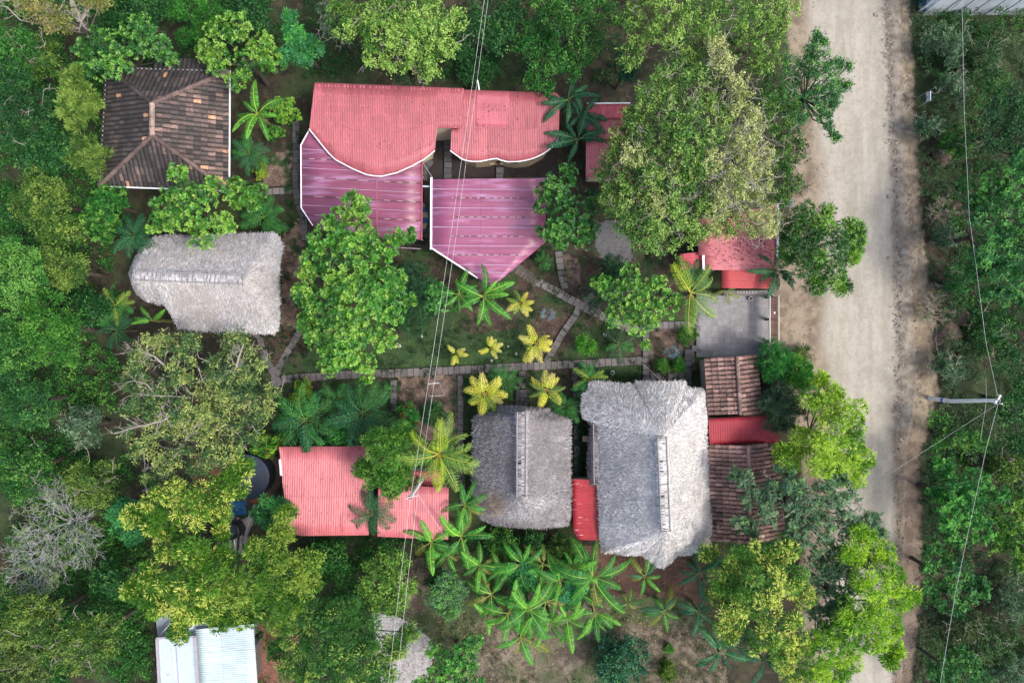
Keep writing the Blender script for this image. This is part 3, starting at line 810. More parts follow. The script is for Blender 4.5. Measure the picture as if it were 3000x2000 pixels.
BRW = [(.11,.068,.058),(.19,.115,.097),(.29,.175,.15),(.38,.26,.225)]
def gable(name, label, W_, ridge, E_, ez_, rz_, seed, pitch=.31):
    h = empty(name, P((W_[0][0]+E_[0][0])/2, (W_[0][1]+W_[1][1])/2, 0), label, 'house')
    mb = MB()
    tile_face(mb, [W_[0], W_[1], ridge[1], ridge[0]], [ez_,ez_,rz_,rz_], (0,1), BRW, [.2,.35,.33,.12], pitch=pitch, seed=seed)
    tile_face(mb, [E_[0], E_[1], ridge[1], ridge[0]], [ez_,ez_,rz_,rz_], (0,1), BRW, [.28,.42,.25,.05], pitch=pitch, seed=seed+1)
    mb.build("roof", M['tile'], h)
    mb = MB(); caps(mb, [(ridge[0], rz_+.08), (ridge[1], rz_+.08)], (.22,.15,.13), .14, seed=seed); mb.build("ridge_cap", M['tile'], h)
    walls("wall", [(W_[0][0]+10, W_[0][1]+8), (E_[0][0]-10, E_[0][1]+8), (E_[1][0]-10, E_[1][1]-8), (W_[1][0]+10, W_[1][1]-8)], lambda x,y: ez_, h, .1)
gable("outbuilding", 'small two-pitched clay tile roof right of the big thatch top', [(2066,1048),(2078,1216)], [(2159,1043),(2169,1213)], [(2214,1038),(2230,1211)], 2.5, 3.2, 11)
gable("outbuilding", 'long low clay tile roof right of the big thatch, below the dark red sheet', [(2079,1304),(2084,1584)], [(2192,1304),(2198,1587)], [(2277,1301),(2297,1587)], 2.4, 3.3, 13, .29)

# ---------------------------------------------------------------- thatched roofs
def thatch(name, label, outline, ridge, ze, zr, seed, colA, colB, dens=430, skirt=(), stain=None, sag=.35):
    """palm thatch: a lofted core with tens of thousands of straws lying down the slope"""
    h = empty(name, np.append(P(*np.mean(outline, axis=0), 0)[:2], 0), label, 'thatched hut')
    rg = rs(seed)
    E = np.array([P(p[0], p[1], ze) for p in outline]); R = np.array([P(p[0], p[1], zr) for p in ridge])
    pts = []
    n = len(E)
    for i in range(n):
        a, b = E[i], E[(i+1) % n]; m = max(1, int(np.linalg.norm(b-a)/.18))
        for k in range(m): pts.append(a+(b-a)*k/m)
    pts = np.array(pts); m = len(pts)
    def near(p):
        a, b = R[0], R[1]; d = (b-a)[:2]
        t = np.clip(((p[:, :2]-a[:2]) @ d)/(d@d), 0, 1)
        return a + (b-a)*t[:, None]
    rp = near(pts)
    sl0 = np.linalg.norm((pts-rp)[:, :2], axis=1); kw = min(25, m//4*2+1); ker = np.ones(kw)/kw
    ratio = .0 + sl0/np.convolve(np.r_[sl0[-kw:], sl0, sl0[:kw]], ker, 'same')[kw:-kw]; ratio = np.clip(ratio, .94, 1.03)
    def prof(t, q=None):        # height along slope (slightly rounded) 0 ridge .. 1 eave
        return zr + (ze-zr)*(t*(1-.12) + .12*t*t) + .10*np.sin(np.pi*np.clip(t,0,1))
    Kr = 14; rings = []
    for k in range(Kr+1):
        t = k/Kr; xy = rp[:, :2]*(1-t) + pts[:, :2]*t
        z = prof(t*ratio) + .05*(fbm(xy[:,0], xy[:,1], .9, seed)-.5)*2
        rings.append(np.c_[xy, z])
    rings.append(rings[-1] + np.array([0, 0, -.22]))
    in_ = rings[-1].copy(); in_[:, :2] = rings[-1][:, :2]*.95 + pts[:, :2].mean(0)*.05; rings.append(in_)
    V = np.vstack(rings); i = np.arange(m); j = (i+1) % m; F = []
    for k in range(len(rings)-1): F.append(np.stack([i+k*m, i+(k+1)*m, j+(k+1)*m, j+k*m], 1))
    mb = MB(); mb.mesh(V, np.vstack(F), np.array(colB)*.75); mb.build("thatch_core", M['thatch'], h, smooth=True)
    # straws
    seg = np.linalg.norm(pts-np.roll(pts, -1, 0), axis=1); slope = np.linalg.norm((pts-rp)[:, :2], axis=1)
    wgt = np.maximum(seg, .02)*slope; area = (seg*slope).sum()*.62
    ns = int(area*dens)
    # area-correct sampling: rejection on local width
    idx = rg.choice(m, ns*2, p=wgt/wgt.sum()); t = np.sqrt(rg.random(ns*2))*1.0
    rseg = np.linalg.norm((rp-np.roll(rp,-1,0))[:, :2], axis=1)
    wr = np.minimum(rseg/np.maximum(seg,1e-3), 1)[idx]
    t = np.where(rg.random(ns*2) < wr, rg.random(ns*2), t)[:ns]; idx = idx[:ns]
    f = rg.random(ns)[:, None]; nx = (idx+1) % m
    rr = rp[idx]*(1-f)+rp[nx]*f; ee = pts[idx]*(1-f)+pts[nx]*f
    xy = rr[:, :2]*(1-t[:,None]) + ee[:, :2]*t[:,None]; z = prof(t*ratio[idx]) + .05*(fbm(xy[:,0], xy[:,1], .9, seed)-.5)*2
    dn = ee-rr; dn[:, 2] = (ze-zr)*.95; dn /= np.linalg.norm(dn, axis=1, keepdims=True)+1e-9
    sdv = np.cross(dn, (0,0,1)); sdv /= np.linalg.norm(sdv, axis=1, keepdims=True)+1e-9
    nrm = np.cross(sdv, dn)
    dirv = dn + sdv*rg.normal(size=(ns,1))*.62 + nrm*(.04+.16*rg.random((ns,1))); dirv /= np.linalg.norm(dirv, axis=1, keepdims=True)
    base = np.c_[xy, z] + nrm*(.0+.05*rg.random((ns,1)))
    Ls = (.10+.15*rg.random((ns,1))); Ws = (.018+.022*rg.random((ns,1)))
    side = np.cross(dirv, nrm + .5*rg.normal(size=(ns,3))); side /= np.linalg.norm(side, axis=1, keepdims=True)
    tip = base + dirv*Ls; tip[:, 2] -= .03*rg.random(ns)
    Q = np.stack([base-side*Ws/2, base+side*Ws/2, tip+side*Ws*.25, tip-side*Ws*.25], 1)
    cn = sstep(.35, .65, fbm(xy[:,0], xy[:,1], 2.2, seed+3))
    col = np.array(colA)*(1-cn[:,None])+np.array(colB)*cn[:,None]
    col = col*(.55+.75*rg.random((ns,1))**.8)*(1+np.array([.05,0,-.06])*rg.normal(size=(ns,1)))
    col[rg.random(ns) < .10] *= .45
    if stain:
        for (sx, sy, sr, sc, amt) in stain:
            c = P(sx, sy, (ze+zr)/2); k = amt*sstep(sr, sr*.3, np.hypot(xy[:,0]-c[0], xy[:,1]-c[1]))[:, None]
            col = col*(1-k) + np.array(sc)*(.6+.8*rg.random((ns,1)))*k
    mb = MB(); mb.quads(Q, np.clip(col, .01, .9))
    o = mb.build("straw", M['straw'], h); o['kind'] = 'stuff'
    # ridge bundle held down by poles
    mb = MB(); A, B = R[0], R[1]; D = np.linalg.norm(B-A); d = (B-A)/D; s_ = np.cross(d, (0,0,1)); nn = int(D*75)
    t = rg.random(nn); sgn = np.where(rg.random(nn) < .5, -1, 1)
    b0 = A+(B-A)*t[:,None] + np.array([0,0,.16]); dirs = s_[None]*sgn[:,None] + d[None]*rg.normal(size=(nn,1))*.12 + np.array([0,0,-.35])
    Ls = .34+.12*rg.random((nn,1)); w_ = d[None]*.022
    c_ = np.array(colA)*(.38+.52*rg.random((nn,1)))
    mid = b0 + dirs*Ls*.5+np.array([0,0,.03]); tp = b0+dirs*Ls
    mb.quads(np.stack([b0-w_, b0+w_, mid+w_, mid-w_], 1), c_); mb.quads(np.stack([mid-w_, mid+w_, tp+w_, tp-w_], 1), c_)
    mb.build("ridge_bundle", M['straw'], h)['kind'] = 'stuff'
    for sg in (-1, 1):
        mb = MB(); pp = [A+(B-A)*k/8 + s_*sg*(.29+.03*(rg.random()-.5)) + np.array([0,0,.16]) for k in range(9)]
        mb.path(pp, .045, .04, 6, (.26,.25,.245)); mb.build("ridge_pole", M['wood'], h)
    for k in range(5):
        mb = MB(); c0 = A+(B-A)*(k/4*.98+.01) + np.array([0,0,.17]); e = s_ + d*.25*(rg.random()-.5)
        mb.path([c0-e*.36-np.array([0,0,.06]), c0, c0+e*.36-np.array([0,0,.06])], .03, .03, 6, (.17,.16,.155)); mb.build("ridge_crosspiece", M['wood'], h)
    # wooden posts under the eave
    for k in range(0, m, max(1, m//8)):
        q = pts[k]*.86 + np.append(pts[:, :2].mean(0), 0)*.14
        mb = MB(); mb.cyl(q[:2], .08, -.2, ze+.1, 8, (.16,.12,.09)); mb.build("post", M['wood'], h)
    return h
thatch("thatched_hut", 'silvery thatched hut lying sideways, left of the big round leafy tree',
       [(384,797),(399,762),(417,730),(432,708),(455,692),(500,688),(560,694),(647,686),(720,684),(800,683),(815,694),(828,721),(822,770),(818,829),(821,890),(816,940),(812,965),(799,976),(740,974),(661,971),(600,970),(522,962),(508,930),(496,895),(465,890),(429,880),(405,860),(393,837)],
       [(392,808),(716,820)], 2.4, 5.0, 31, (.57,.565,.575), (.45,.44,.44), stain=[(600,880,2.2,(.36,.31,.27),.3)])
thatch("thatched_hut", 'darker grey thatched hut in the middle of the lower row',
       [(1386,1226),(1395,1215),(1440,1206),(1455,1190),(1470,1186),(1528,1188),(1580,1194),(1612,1198),(1614,1210),(1650,1222),(1672,1230),(1673,1330),(1671,1440),(1670,1515),(1664,1538),(1600,1545),(1530,1542),(1450,1536),(1410,1520),(1392,1480),(1383,1400),(1386,1300)],
       [(1528,1206),(1527,1456)], 2.4, 5.4, 37, (.37,.36,.37), (.22,.21,.215), stain=[(1448,1478,1.3,(.30,.22,.15),.8)])
thatch("thatched_hall", 'large bright thatched roof beside the clay tile roofs, biggest of the thatches',
       [(1727,1125),(1745,1119),(1800,1122),(1855,1126),(1862,1117),(1930,1118),(2008,1119),(2014,1137),(2066,1143),(2070,1160),(2067,1240),(2072,1330),(2076,1420),(2080,1520),(2083,1600),(2080,1618),(2030,1619),(1978,1622),(1965,1640),(1946,1664),(1924,1662),(1902,1640),(1879,1622),(1820,1619),(1767,1619),(1760,1580),(1756,1500),(1752,1425),(1751,1330),(1750,1240),(1740,1228),(1712,1228),(1706,1195),(1709,1154),(1724,1148)],
       [(1938,1278),(1950,1556)], 2.5, 6.3, 41, (.69,.68,.665), (.55,.54,.525), dens=520)
# lower skirt of the hall, small southern ridge piece
thatch("thatched_awning", 'narrow dark thatch strip along the left side of the largest thatched roof',
       [(1731,1232),(1752,1232),(1753,1300),(1755,1424),(1722,1420),(1724,1330)], [(1750,1240),(1752,1416)], 1.9, 2.5, 43, (.30,.27,.29), (.20,.18,.19))
# ---------------------------------------------------------------- foliage
def unit(v): return v / (np.linalg.norm(v, axis=-1, keepdims=True) + 1e-9)
def leaf_quads(base, d, n, L, W, fold=.12):
    """kite shaped leaves: base point, direction, approximate normal, length, width"""
    d = unit(d); s_ = unit(np.cross(d, n)); nn = np.cross(s_, d)
    L = np.asarray(L)[..., None]; W = np.asarray(W)[..., None]
    m = base + d*L*.5 + nn*W*fold
    return np.stack([base, m - s_*W/2, base + d*L, m + s_*W/2], axis=-2)
# style: leaves per clump, clumps per square metre of crown, length range, width range
STY = {
 'broad':  dict(k=9,  dens=15.0, L=(.14,.235), W=(.072,.112)),
 'neem':   dict(k=34, dens=5.2, L=(.18,.29), W=(.045,.070)),
 'fine':   dict(k=16, dens=15.0, L=(.10,.17), W=(.05,.08)),
 'mass':   dict(k=12, dens=12.0, L=(.13,.22), W=(.07,.12)),
 'pinn':   dict(k=16, dens=10.5, L=(.13,.21), W=(.07,.11)),
 'star':   dict(k=9,  dens=8, L=(.28,.40), W=(.07,.11)),
 'feather':dict(k=20, dens=10.0, L=(.26,.42), W=(.03,.05)),
 'lump':   dict(k=16, dens=15.0, L=(.10,.16), W=(.05,.08)),
}
def clump_leaves(mb, pos, nrm, style, pal, rng, pyoung=None, size=1.0, tint=None):
    st = STY[style]; n = len(pos); k = st['k']
    if n == 0: return
    nrm = unit(nrm); ref = unit(rng.normal(size=(n, 3))); a = unit(np.cross(nrm, ref)); b = np.cross(nrm, a)
    L = (st['L'][0] + (st['L'][1]-st['L'][0])*rng.random((n, k)))*size*(.8+.45*rng.random((n,1)))
    W = (st['W'][0] + (st['W'][1]-st['W'][0])*rng.random((n, k)))*size
    ph = (np.arange(k)[None]*2.399 + rng.random((n,1))*6.28 + .4*rng.random((n,k)))
    ra = a[:,None]*np.cos(ph)[...,None] + b[:,None]*np.sin(ph)[...,None]
    N_ = nrm[:,None]; Pp = pos[:,None]; R = rng.random((n,k,1)); up = np.array([0,0,1.])
    if style in ('broad', 'star'):
        d = ra + N_*(.15+.75*R if style == 'broad' else .05+.2*R); base = Pp + ra*.03 + (0 if style == 'broad' else 1)*(rng.normal(size=(n,k,3))*.02)
        Q = [leaf_quads(base, d, N_ + .25*rng.normal(size=(n,k,3)), L, W, .15)]
    elif style == 'neem':
        q = np.sqrt(rng.random((n,k,1))); rad = .30*size*(.7+.6*rng.random((n,1,1)))
        base = Pp + ra*rad*q + up*rad*(.75*(1-q*q)) + rng.normal(size=(n,k,3))*.02
        d = ra*(.35+.9*q) + N_*.35 + up*(.45-1.0*q) + rng.normal(size=(n,k,3))*.18
        Q = [leaf_quads(base, d, up + .5*ra + .35*rng.normal(size=(n,k,3)), L, W, .1)]
    elif style in ('fine', 'pinn'):
        tw = unit(nrm*.5 + rng.normal(size=(n,3))*.6 + up*.15); ln = (.45 if style == 'fine' else .38)*size
        t = (np.arange(k)/k - .35)[None,:,None]
        base = Pp + tw[:,None]*ln*t*1.2 + rng.normal(size=(n,k,3))*(.045 if style == 'fine' else .03)*size
        sg = np.where(np.arange(k) % 2 == 0, 1, -1)[None,:,None]; sidev = unit(np.cross(tw, nrm))[:,None]*sg
        d = sidev*(1 if style == 'pinn' else .7) + tw[:,None]*.45 + rng.normal(size=(n,k,3))*(.15 if style == 'pinn' else .5)
        Q = [leaf_quads(base, d, N_ + (.2 if style == 'pinn' else .6)*rng.normal(size=(n,k,3)), L, W, .1)]
    elif style == 'feather':
        d = ra*.55 + N_*.7 - up*.25*R; base = Pp + rng.normal(size=(n,k,3))*.07
        Q = [leaf_quads(base, d, up + .6*rng.normal(size=(n,k,3)), L, W, .1)]
    else:
        base = Pp + rng.normal(size=(n,k,3))*(.14 if style == 'mass' else .10)*size
        d = ra + N_*.5*R + rng.normal(size=(n,k,3))*.4
        Q = [leaf_quads(base, d, N_ + .6*rng.normal(size=(n,k,3)), L, W, .12)]
    dark, mid, lite, young = [np.array(c) for c in pal]
    m = rng.random((n,1,1))**1.1
    m = np.clip(m*(.8 if style == 'neem' else .62) + (.25 if style == 'neem' else .40)*(rng.random((n,k,1))-.35) + (0 if tint is None else tint[:,None,None]) + .10, 0, 1)
    c = np.where(m < .5, dark+(mid-dark)*m*2, mid+(lite-mid)*(m-.5)*2)
    if pyoung is not None:
        y = (rng.random(n) < pyoung)[:,None,None] * ((.7+.3*rng.random((n,k,1))) if style == 'neem' else (.45+.55*rng.random((n,k,1))))
        c = c*(1-y) + young*y
    c = c*(.82+.36*rng.random((n,k,1)))*np.array([.80,.96,1.12])
    for q in Q: mb.quads(q.reshape(-1,4,3), c.reshape(-1,3))

def lobe_clumps(lobes, rng, dens, flat=.72, inner=.30, lowcut=-.25):
    P_, N_, H_, T_ = [], [], [], []
    for (c, R) in lobes:
        n = int(dens*math.pi*R*R)+4
        z = lowcut + (1-lowcut)*rng.random(n)**.85; ph = rng.random(n)*6.283
        r = np.sqrt(np.maximum(0, 1-z*z)); d = np.stack([r*np.cos(ph), r*np.sin(ph), z], 1)
        w = rng.normal(size=(5,3))*2.4; f = rng.random(5)*6.28
        lump = np.sin(d @ w.T + f).mean(1)
        rad = R*(.90+.34*lump)*(1 - .22*rng.random(n)**1.5)
        k = rng.random(n) < inner; rad = np.where(k, rad*(.35+.55*rng.random(n)), rad)
        p = c + d*rad[:,None]*np.array([1,1,flat])
        P_.append(p); N_.append(unit(d*np.array([1,1,1.3]) + np.array([0,0,.45]))); H_.append(np.where(k, 0, np.clip(d[:,2], 0, 1)*.5+.5)); T_.append(np.full(n, .40*(rng.random()-.5)))
    return np.concatenate(P_), np.concatenate(N_), np.concatenate(H_), np.concatenate(T_)

BARK = (.06,.05,.04); PALE = (.27,.25,.21); BROWN = (.085,.055,.040)
def tree(name, label, cat, lobes, style, pal, young=.15, bark=BARK, dens=1.0, twigs=10, seed=0, flat=.72, size=1.0,
         group=None, trunk=None, gloss=False, limb=.09, pale_twigs=0, extra=None, inner=.3, lump=1.0):
    """lobes: (px, py, radius in px, height of the lobe's centre)"""
    rng = rs(1000+seed)
    LB = [(P(l[0], l[1], l[3]), l[2]*PXM*(CAM_H-l[3])/CAM_H) for l in lobes]
    cen = np.mean([l[0] for l in LB], axis=0)
    LB2 = []
    for c_, R_ in LB:
        c_ = c_ + np.array([0, 0, rng.normal()*.18*R_]); LB2.append((c_, R_*.84))
        for q in range(5):
            f = 6.283*(q+rng.random())/5; z = .25+.65*rng.random(); rr = math.sqrt(1-z*z)
            LB2.append((c_+np.array([rr*math.cos(f), rr*math.sin(f), z*flat])*R_*.72, R_*(.26+.16*rng.random())))
    base = np.array([cen[0], cen[1], 0.]) if trunk is None else P(trunk[0], trunk[1], 0)
    root = empty(name, base, label, cat, group)
    p, n, h, tn = lobe_clumps(LB2, rng, STY[style]['dens']*dens*.70/size**1.3, flat, inner)
    mb = MB(); clump_leaves(mb, p, n, style, pal, rng, young*2*h*(.3+1.4*sstep(.35,.7,fbm(p[:,0], p[:,1], 1.6, seed))), size, tn)
    mb.build("crown", M['leaf_gloss'] if gloss else M['leaf'], root)
    mb = MB(); hh = cen[2]*.55; fork = np.array([base[0]*.6+cen[0]*.4, base[1]*.6+cen[1]*.4, hh]); r0 = .04+.006*len(lobes)+.009*cen[2]
    mb.path([base-(0,0,.4), base+(0,0,.15), (base+fork)/2+rng.normal(size=3)*.08, fork], r0*1.5, r0, 8, bark)
    for (c, R) in LB:
        k = max(3, int(twigs*R/2)); e = c+np.array([0,0,R*.1]); q = (fork+e)/2 + rng.normal(size=3)*.25
        mb.path([fork, q, e], max(limb*.6, .02*R), max(limb*.35, .016), 6, bark)
        m = rng.integers(0, 10**6, k)
        for j in range(k):
            z = -.1+1.0*rng.random(); f = rng.random()*6.28; rr = math.sqrt(max(0, 1-z*z))
            d = np.array([rr*math.cos(f), rr*math.sin(f), z*flat])*R*(.8+.2*rng.random())
            mb.path([e, e+d*.5+rng.normal(size=3)*.12*R, c+d*.93], limb*.26, .009, 4, bark)
    if pale_twigs:
        tot = sum(l[1]**2 for l in LB)
        for (c, R) in LB:
            for j in range(int(pale_twigs*R*R/tot)+1):
                z = .35+.65*rng.random(); f = rng.random()*6.28; rr = math.sqrt(1-z*z)
                q = c + np.array([rr*math.cos(f), rr*math.sin(f), z*flat])*R*(.80+.22*rng.random()); pts = [q]; mb.tubes([c], [q], .012, .012, 3, PALE)
                d = unit(np.array([math.cos(f), math.sin(f), .1]) + rng.normal(size=3)*.7)
                for s_ in range(4): d = unit(d+rng.normal(size=3)*.45*np.array([1,1,.3])); pts.append(pts[-1]+d*(.12+.25*rng.random()))
                mb.path(pts, .019, .008, 3, PALE)
                for s_ in (1, 2, 3):
                    d2 = unit(rng.normal(size=3)*np.array([1,1,.3])); mb.path([pts[s_], pts[s_]+d2*.2, pts[s_]+d2*.38+rng.normal(size=3)*.05], .014, .007, 3, PALE)
    if extra:
        for pts, r_a, r_b in extra:
            mb.path([P(*q) for q in pts], r_a, r_b, 6, PALE); mb.tubes([fork], [P(*pts[0])], r_a*1.2, r_a, 6, bark)
            for q0, q1 in zip(pts[:-1], pts[1:]):
                A, B = P(*q0), P(*q1)
                for s_ in range(4):
                    c = A+(B-A)*rng.random(); d = unit((B-A)/np.linalg.norm(B-A) + rng.normal(size=3)*np.array([.9,.9,.35])); l = .5+.9*rng.random()
                    e1 = c+d*l*.5; e2 = e1+unit(d+rng.normal(size=3)*.4)*l*.5
                    mb.path([c, e1, e2], r_b*.7, .010, 4, PALE)
                    for s2 in range(3):
                        d2 = unit(d+rng.normal(size=3)*.7); mb.path([e1, e1+d2*.35], .014, .007, 3, PALE)
    mb.build("trunk", M['bark'], root)
    return root
def rnd(px, py, r, z, n=5, seed=0, spread=.62, sub=.55, dz=.6):
    g = rs(seed+500); o = [(px, py, r*.66, z+.3)]
    for i in range(n):
        a = i*6.283/n + g.random()*.9; q = r*spread*(.8+.4*g.random())
        o.append((px+q*math.cos(a), py+q*math.sin(a), r*sub*(.75+.4*g.random()), z-dz*g.random()))
    return o

# palettes: dark, mid, light, young shoots
BRT = ((.028,.105,.012),(.068,.225,.022),(.17,.39,.038),(.32,.48,.055))
DGR = ((.014,.062,.012),(.036,.135,.020),(.095,.255,.035),(.20,.38,.05))
NEE = ((.024,.085,.008),(.065,.165,.012),(.14,.28,.020),(.72,.68,.12))
NED = ((.020,.080,.014),(.048,.145,.022),(.11,.245,.036),(.44,.52,.09))
LIM = ((0.054, 0.1495, 0.009), (0.12, 0.2702, 0.0144), (0.228, 0.414, 0.0225), (0.432, 0.575, 0.0315))
MES = ((.050,.120,.022),(.125,.245,.044),(.25,.40,.080),(.46,.55,.12))
MEY = ((.16,.19,.045),(.42,.43,.12),(.72,.68,.25),(.80,.72,.28))  # sunlight on the mesquite's east side put into yellow leaf colours
M2P = ((0.036, 0.102, 0.0165), (0.102, 0.21, 0.0308), (0.24, 0.384, 0.0605), (0.432, 0.552, 0.11))
OLV = ((.040,.085,.026),(.095,.165,.046),(.19,.27,.080),(.46,.46,.12))
TEA = ((.055,.115,.048),(.125,.210,.090),(.23,.32,.145),(.26,.42,.10))
GRY = ((0.042, 0.0868, 0.039), (0.098, 0.161, 0.0754), (0.189, 0.259, 0.13), (0.28, 0.378, 0.169))
FOR = ((.012,.050,.014),(.026,.098,.022),(.060,.175,.038),(.12,.27,.05))
FO2 = ((0.027, 0.077, 0.0132), (0.0675, 0.14, 0.022), (0.135, 0.224, 0.0385), (0.27, 0.336, 0.055))
FRB = ((.016,.072,.014),(.040,.145,.024),(.105,.27,.042),(.20,.38,.06))
RDG = ((0.0208, 0.0878, 0.022), (0.0442, 0.1553, 0.036), (0.091, 0.243, 0.055), (0.143, 0.351, 0.06))

T = 'tree'
tree("broadleaf_tree", 'leafy bright tree just above the blackened tile roof, upper left', T,
     [(370,140,62,5.0),(420,95,50,5.2),(300,190,55,4.6),(250,150,35,4.4),(470,150,50,4.8),(350,200,55,4.6),(240,200,30,4.3),(500,175,30,4.4),(290,110,40,4.8)], 'broad', DGR, .35, seed=1, gloss=True)
tree("broadleaf_tree", 'yellowish green leafy tree touching the upper right corner of the blackened tile roof', T,
     [(650,110,62,5.6),(700,80,55,5.8),(740,180,58,5.2),(640,190,50,5.0),(800,180,45,4.8),(700,240,38,4.6),(600,150,34,5.0),(770,130,40,5.2)], 'broad', BRT, .55, seed=2, gloss=True)
tree("broadleaf_tree", 'bright leafy tree covering the lower edge of the blackened tile roof', T,
     [(520,505,34,6.0),(565,600,78,5.6),(490,600,56,5.2),(475,650,45,4.8),(590,690,52,4.6),(640,560,46,5.2),(655,650,42,4.8),(540,560,48,5.8),(500,640,48,5.0)], 'broad', BRT, .50, seed=3, gloss=True)
tree("broadleaf_tree", 'small bright leafy tree right of the blackened tile roof lower corner', T,
     [(715,560,40,3.2),(740,590,34,3.0),(690,540,24,3.3),(760,560,26,2.9),(702,600,28,2.9)], 'broad', BRT, .35, seed=4, gloss=True)
tree("broadleaf_tree", 'big round bright leafy tree in the middle left, between purple canopy and garden path', T,
     [(1035,590,36,6.6),(1065,610,36,6.6),(960,690,66,6.2),(1050,690,66,6.8),(930,760,52,6.0),(1010,790,92,7.2),(1110,740,60,6.6),(1160,700,34,6.2),(1060,880,92,7.4),(960,900,75,6.8),(1140,900,62,6.4),(1020,980,80,6.6),(940,990,52,5.8),(1120,990,50,6.0),(1060,1060,46,5.6),(970,1070,40,5.2),(900,860,50,5.4),(1110,830,60,6.8),(1000,1040,52,5.8),(1160,820,44,6.0),(900,950,44,5.4),(1000,640,44,6.2),(1080,1100,24,5.0),(900,790,36,5.4),(1200,880,22,5.4),(1205,690,22,5.6)],
     'broad', BRT, .35, seed=5, gloss=True, dens=1.7)
tree("broadleaf_tree", 'dark glossy leafy tree at the right corner of the bright purple canopy', T,
     [(1640,560,58,5.2),(1600,600,44,5.0),(1690,620,56,5.0),(1640,660,60,5.0),(1600,680,34,4.6),(1700,690,42,4.6),(1590,560,26,4.8),(1660,510,38,5.2),(1640,715,24,4.4),(1750,590,50,4.9),(1730,670,36,4.6)], 'broad', ((.014,.075,.012),(.030,.135,.018),(.075,.24,.028),(.15,.34,.04)), .25, seed=6, gloss=True)
tree("broadleaf_tree", 'spreading bright green tree left of the slab yard, over the upper path', T,
     [(1850,860,70,5.0),(1780,840,42,4.6),(1920,850,56,4.8),(1820,920,58,4.6),(1900,920,60,4.6),(1960,900,36,4.4),(1870,955,36,4.2),(1750,835,26,4.4),(1890,1010,18,3.8),(1985,880,24,4.2),(1850,800,40,4.8)], 'broad', BRT, .30, seed=7, size=.8, gloss=True)
tree("broadleaf_tree", 'bright leafy tree cut by the bottom edge, right of the pale gravel', T,
     [(1330,1930,48,4.2),(1385,1880,36,4.2),(1375,1940,40,4.0),(1290,1960,44,4.0),(1270,1900,30,3.8),(1330,1990,60,4.0),(1400,2010,46,3.8),(1240,2000,36,3.6)], 'broad', ((.018,.10,.014),(.036,.17,.020),(.09,.30,.032),(.20,.42,.05)), .35, seed=8, gloss=True)
tree("neem_tree", 'big yellow-tipped feathery tree in the lower left, around the black barrel', T,
     [(460,1470,44,6.2),(520,1440,42,6.4),(600,1450,48,6.4),(700,1380,38,6.2),(660,1420,40,6.2),(560,1520,60,6.6),(470,1530,44,6.0),(490,1600,50,6.4),(580,1610,66,7.0),(620,1680,66,7.0),(540,1700,66,6.8),(450,1680,42,6.2),(400,1720,40,5.8),(470,1760,54,6.2),(560,1780,62,6.4),(620,1760,50,6.6),(530,1840,42,5.4),(400,1510,34,5.6),(660,1620,30,6.4),(690,1430,34,6.0),(640,1500,40,6.0),(725,1365,18,5.8),(650,1560,18,6.0)],
     'neem', NEE, .24, seed=11, twigs=14)
tree("neem_tree", 'green feathery tree overlapping the lower left corner of the broad pink roof', T,
     [(760,1620,54,6.4),(740,1700,66,6.6),(810,1640,50,6.4),(840,1690,58,6.4),(900,1640,44,6.0),(900,1700,50,6.0),(800,1760,60,6.2),(720,1780,56,6.0),(860,1760,50,5.8),(690,1720,52,6.4),(830,1560,34,6.0),(840,1500,26,6.0),(660,1800,40,5.6),(830,1820,34,5.2)],
     'neem', ((.030,.095,.010),(.065,.165,.015),(.14,.27,.025),(.38,.45,.06)), .35, seed=12, twigs=14)
tree("neem_tree", 'dark feathery tree with a few pale tufts at the bottom, left of the gravel', T,
     [(930,1790,56,5.6),(1000,1800,62,6.0),(1070,1850,62,5.8),(880,1860,60,5.6),(960,1880,80,6.2),(1060,1930,66,5.8),(870,1940,60,5.4),(960,1980,76,5.8),(1140,1900,50,5.2),(1170,1880,32,4.8),(1120,1960,46,5.2),(820,1900,34,4.8),(1200,1850,22,4.6)], 'neem', NED, .14, seed=13, twigs=16)
tree("shade_tree", 'soft yellow-green rounded tree crossed by the two wires, below the pink shed roof', T,
     [(1130,1650,46,4.2),(1160,1700,50,4.2),(1100,1710,50,4.0),(1170,1760,38,3.8),(1120,1770,36,3.6),(1180,1640,26,3.8),(1070,1740,30,3.4),(1090,1660,26,3.8),(1200,1720,24,3.6)], 'lump', ((.045,.12,.020),(.10,.205,.030),(.19,.31,.050),(.28,.42,.06)), .3, seed=14, size=1.2)
tree("shade_tree", 'dim green low tree tucked left of the soft yellow-green rounded tree', T,
     [(1020,1700,42,2.6),(1050,1760,40,2.6),(990,1660,34,2.4),(1000,1750,30,2.4)], 'lump', FRB, .1, seed=15, size=1.2)
tree("round_tree", 'small grey-green ball-shaped tree on bare soil, left of the banana grove', T,
     [(1306,1735,48,3.2),(1330,1760,32,3.0),(1275,1745,34,2.9),(1310,1700,34,3.1),(1345,1725,30,2.9),(1320,1795,20,2.7),(1290,1780,28,2.8)], 'lump', ((.045,.110,.040),(.090,.185,.070),(.15,.27,.105),(.20,.42,.07)), .25, seed=16, size=1.1, pale_twigs=0)
tree("round_tree", 'dark small tree half hidden behind the grey-green ball-shaped tree', T,
     [(1285,1695,34,1.9),(1310,1685,26,1.9),(1262,1700,22,1.8)], 'lump', FOR, .1, seed=17)
